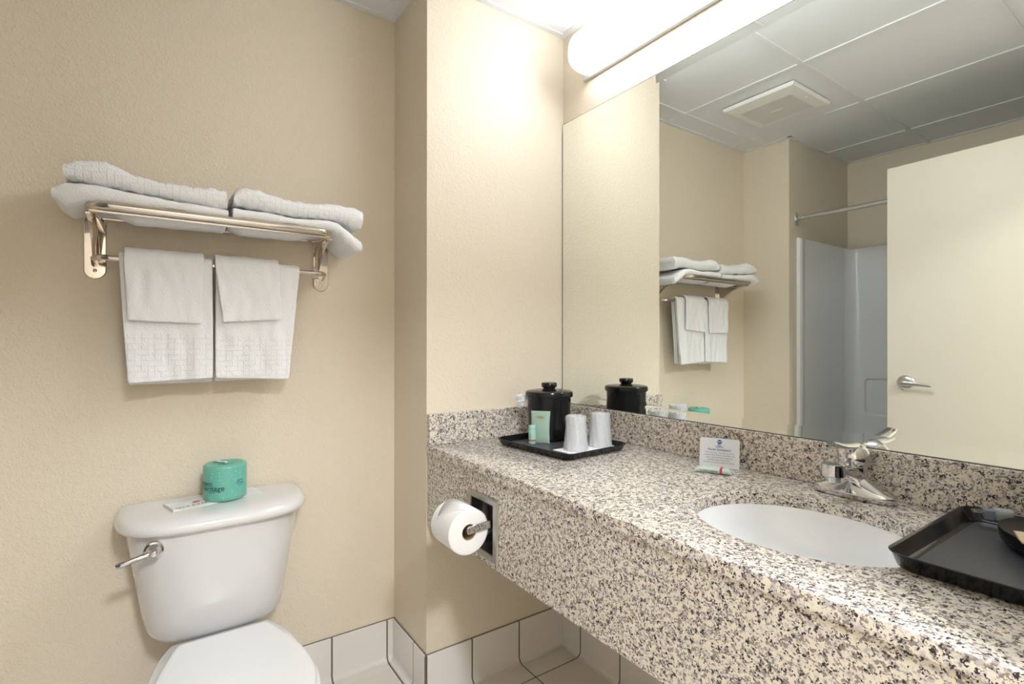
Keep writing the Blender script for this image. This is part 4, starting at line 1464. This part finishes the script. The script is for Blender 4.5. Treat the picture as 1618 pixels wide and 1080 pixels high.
# ------------------------------------------------------------------ tub alcove (seen in the mirror)
tb = thing('bathtub', 'white bathtub in the alcove behind the open door', 'bathtub', (.78, (YF + YB) / 2, 0))
ty0, ty1 = YB + .001, YF - .020
bm = bmesh.new()
cxm, cym = XR / 2, (ty0 + ty1) / 2
Wt, Dt = XR - .004, ty1 - ty0
strip(bm, [rrect(Wt, Dt, .004, 0, cx=cxm, cy=cym), rrect(Wt, Dt, .004, .40, cx=cxm, cy=cym), rrect(Wt - .01, Dt - .01, .004, .412, cx=cxm, cy=cym),
           rrect(Wt - .14, Dt - .13, .10, .412, cx=cxm, cy=cym), rrect(Wt - .17, Dt - .16, .10, .39, cx=cxm, cy=cym), rrect(Wt - .30, Dt - .26, .12, .10, cx=cxm, cy=cym), rrect(Wt - .42, Dt - .36, .10, .07, cx=cxm, cy=cym)], cap0=False)
obj('tub_shell', bm, M_fiber, tb, angle=40)
bm = bmesh.new(); lathe(bm, [(.0001, .004), (.025, .003), (.028, .0)], (.30, cym, .0705), 24)
obj('drain', bm, M_chrome, tb)
# surround panels: one thing with three panels, ledge and bar
ss = thing('shower_surround', 'white fibreglass shower surround lining the tub alcove', 'shower surround', (.78, YB, .413))
SZ0, SZ1 = .4125, 1.850
ysf = YF - .088
def panel_side(x, sx):
    bm = bmesh.new()
    # side panel with raised front flange and concave corner to the back
    pr = [(x, ysf), (x + sx * .018, ysf), (x + sx * .022, ysf - .006), (x + sx * .022, ysf - .045), (x + sx * .014, ysf - .055), (x + sx * .012, ysf - .08), (x + sx * .012, YB + .09)]
    for k in range(1, 9):
        a = PI / 2 * k / 8
        pr.append((x + sx * (.012 + .075 * (1 - math.cos(a))), YB + .09 - .075 * math.sin(a)))
    pr += [(x + sx * .087, YB + .002), (x + sx * .001, YB + .002)]
    e = .010
    strip(bm, [[(px_, py_, SZ0) for px_, py_ in pr], [(px_, py_, SZ1 - .004) for px_, py_ in pr], [(x + (px_ - x) * .8, py_ - .002 * 0, SZ1) for px_, py_ in pr]])
    return bm
obj('side_panel', panel_side(.001, 1), M_fiber, ss, angle=40)
obj('side_panel', panel_side(XR - .001, -1), M_fiber, ss, angle=40)
# back panel with a recessed soap ledge
bm = bmesh.new()
x0_, x1_ = .088, XR - .088
yb = YB + .0155
ox0, ox1, oz0, oz1 = .105, .62, .73, .975
def rz(x0, x1, z0, z1, r, y, n=6):
    pts = []
    for sx, sz, a0_ in ((1, 1, 0), (-1, 1, PI / 2), (-1, -1, PI), (1, -1, 3 * PI / 2)):
        for k in range(n + 1):
            a = a0_ + PI / 2 * k / n
            pts.append(((x0 + x1) / 2 + sx * ((x1 - x0) / 2 - r) + r * math.cos(a), y, (z0 + z1) / 2 + sz * ((z1 - z0) / 2 - r) + r * math.sin(a)))
    return pts
strip(bm, [rz(x0_, x1_, SZ0, SZ1, .001, YB + .002), rz(x0_, x1_, SZ0, SZ1 - .003, .001, yb), rz(ox0, ox1, oz0, oz1, .03, yb), rz(ox0 + .004, ox1 - .004, oz0 + .004, oz1 - .004, .028, yb - .004), rz(ox0 + .010, ox1 - .010, oz0 + .010, oz1 - .010, .024, YB + .004)], cap0=False)
obj('back_panel', bm, M_fiber, ss, angle=35)
bm = bmesh.new()
tube(bm, smooth_path([(.25, yb, .955), (.26, yb + .035, .955), (.29, yb + .045, .955), (.55, yb + .045, .955), (.58, yb + .035, .955), (.59, yb, .955)]), .008, 12)
obj('grab_bar', bm, M_satin, ss)

# shower rod
SRY, SRZ = -1.867, 1.966
sr = thing('shower_rod', 'straight brushed metal shower curtain rod spanning the tub alcove', 'shower rod', (.78, SRY, SRZ))
bm = bmesh.new(); tube(bm, [(.012, SRY, SRZ), (XR - .012, SRY, SRZ)], .0125, 24)
obj('rod', bm, M_satin, sr)
for x, sx in ((0.0005, 1), (XR - .0005, -1)):
    bm = bmesh.new()
    box(bm, min(x, x + sx * .006), max(x, x + sx * .006), SRY - .017, SRY + .022, SRZ - .042, SRZ + .038)
    lathe(bm, [(.0001, .048), (.0165, .048), (.0165, .010), (.021, .004), (.021, .002)] if sx > 0 else [(.0001, -.048), (.0165, -.048), (.0165, -.010), (.021, -.004), (.021, -.002)], (x, SRY, SRZ), 24, 'x')
    obj('flange', bm, M_chrome, sr, bevel=.001)
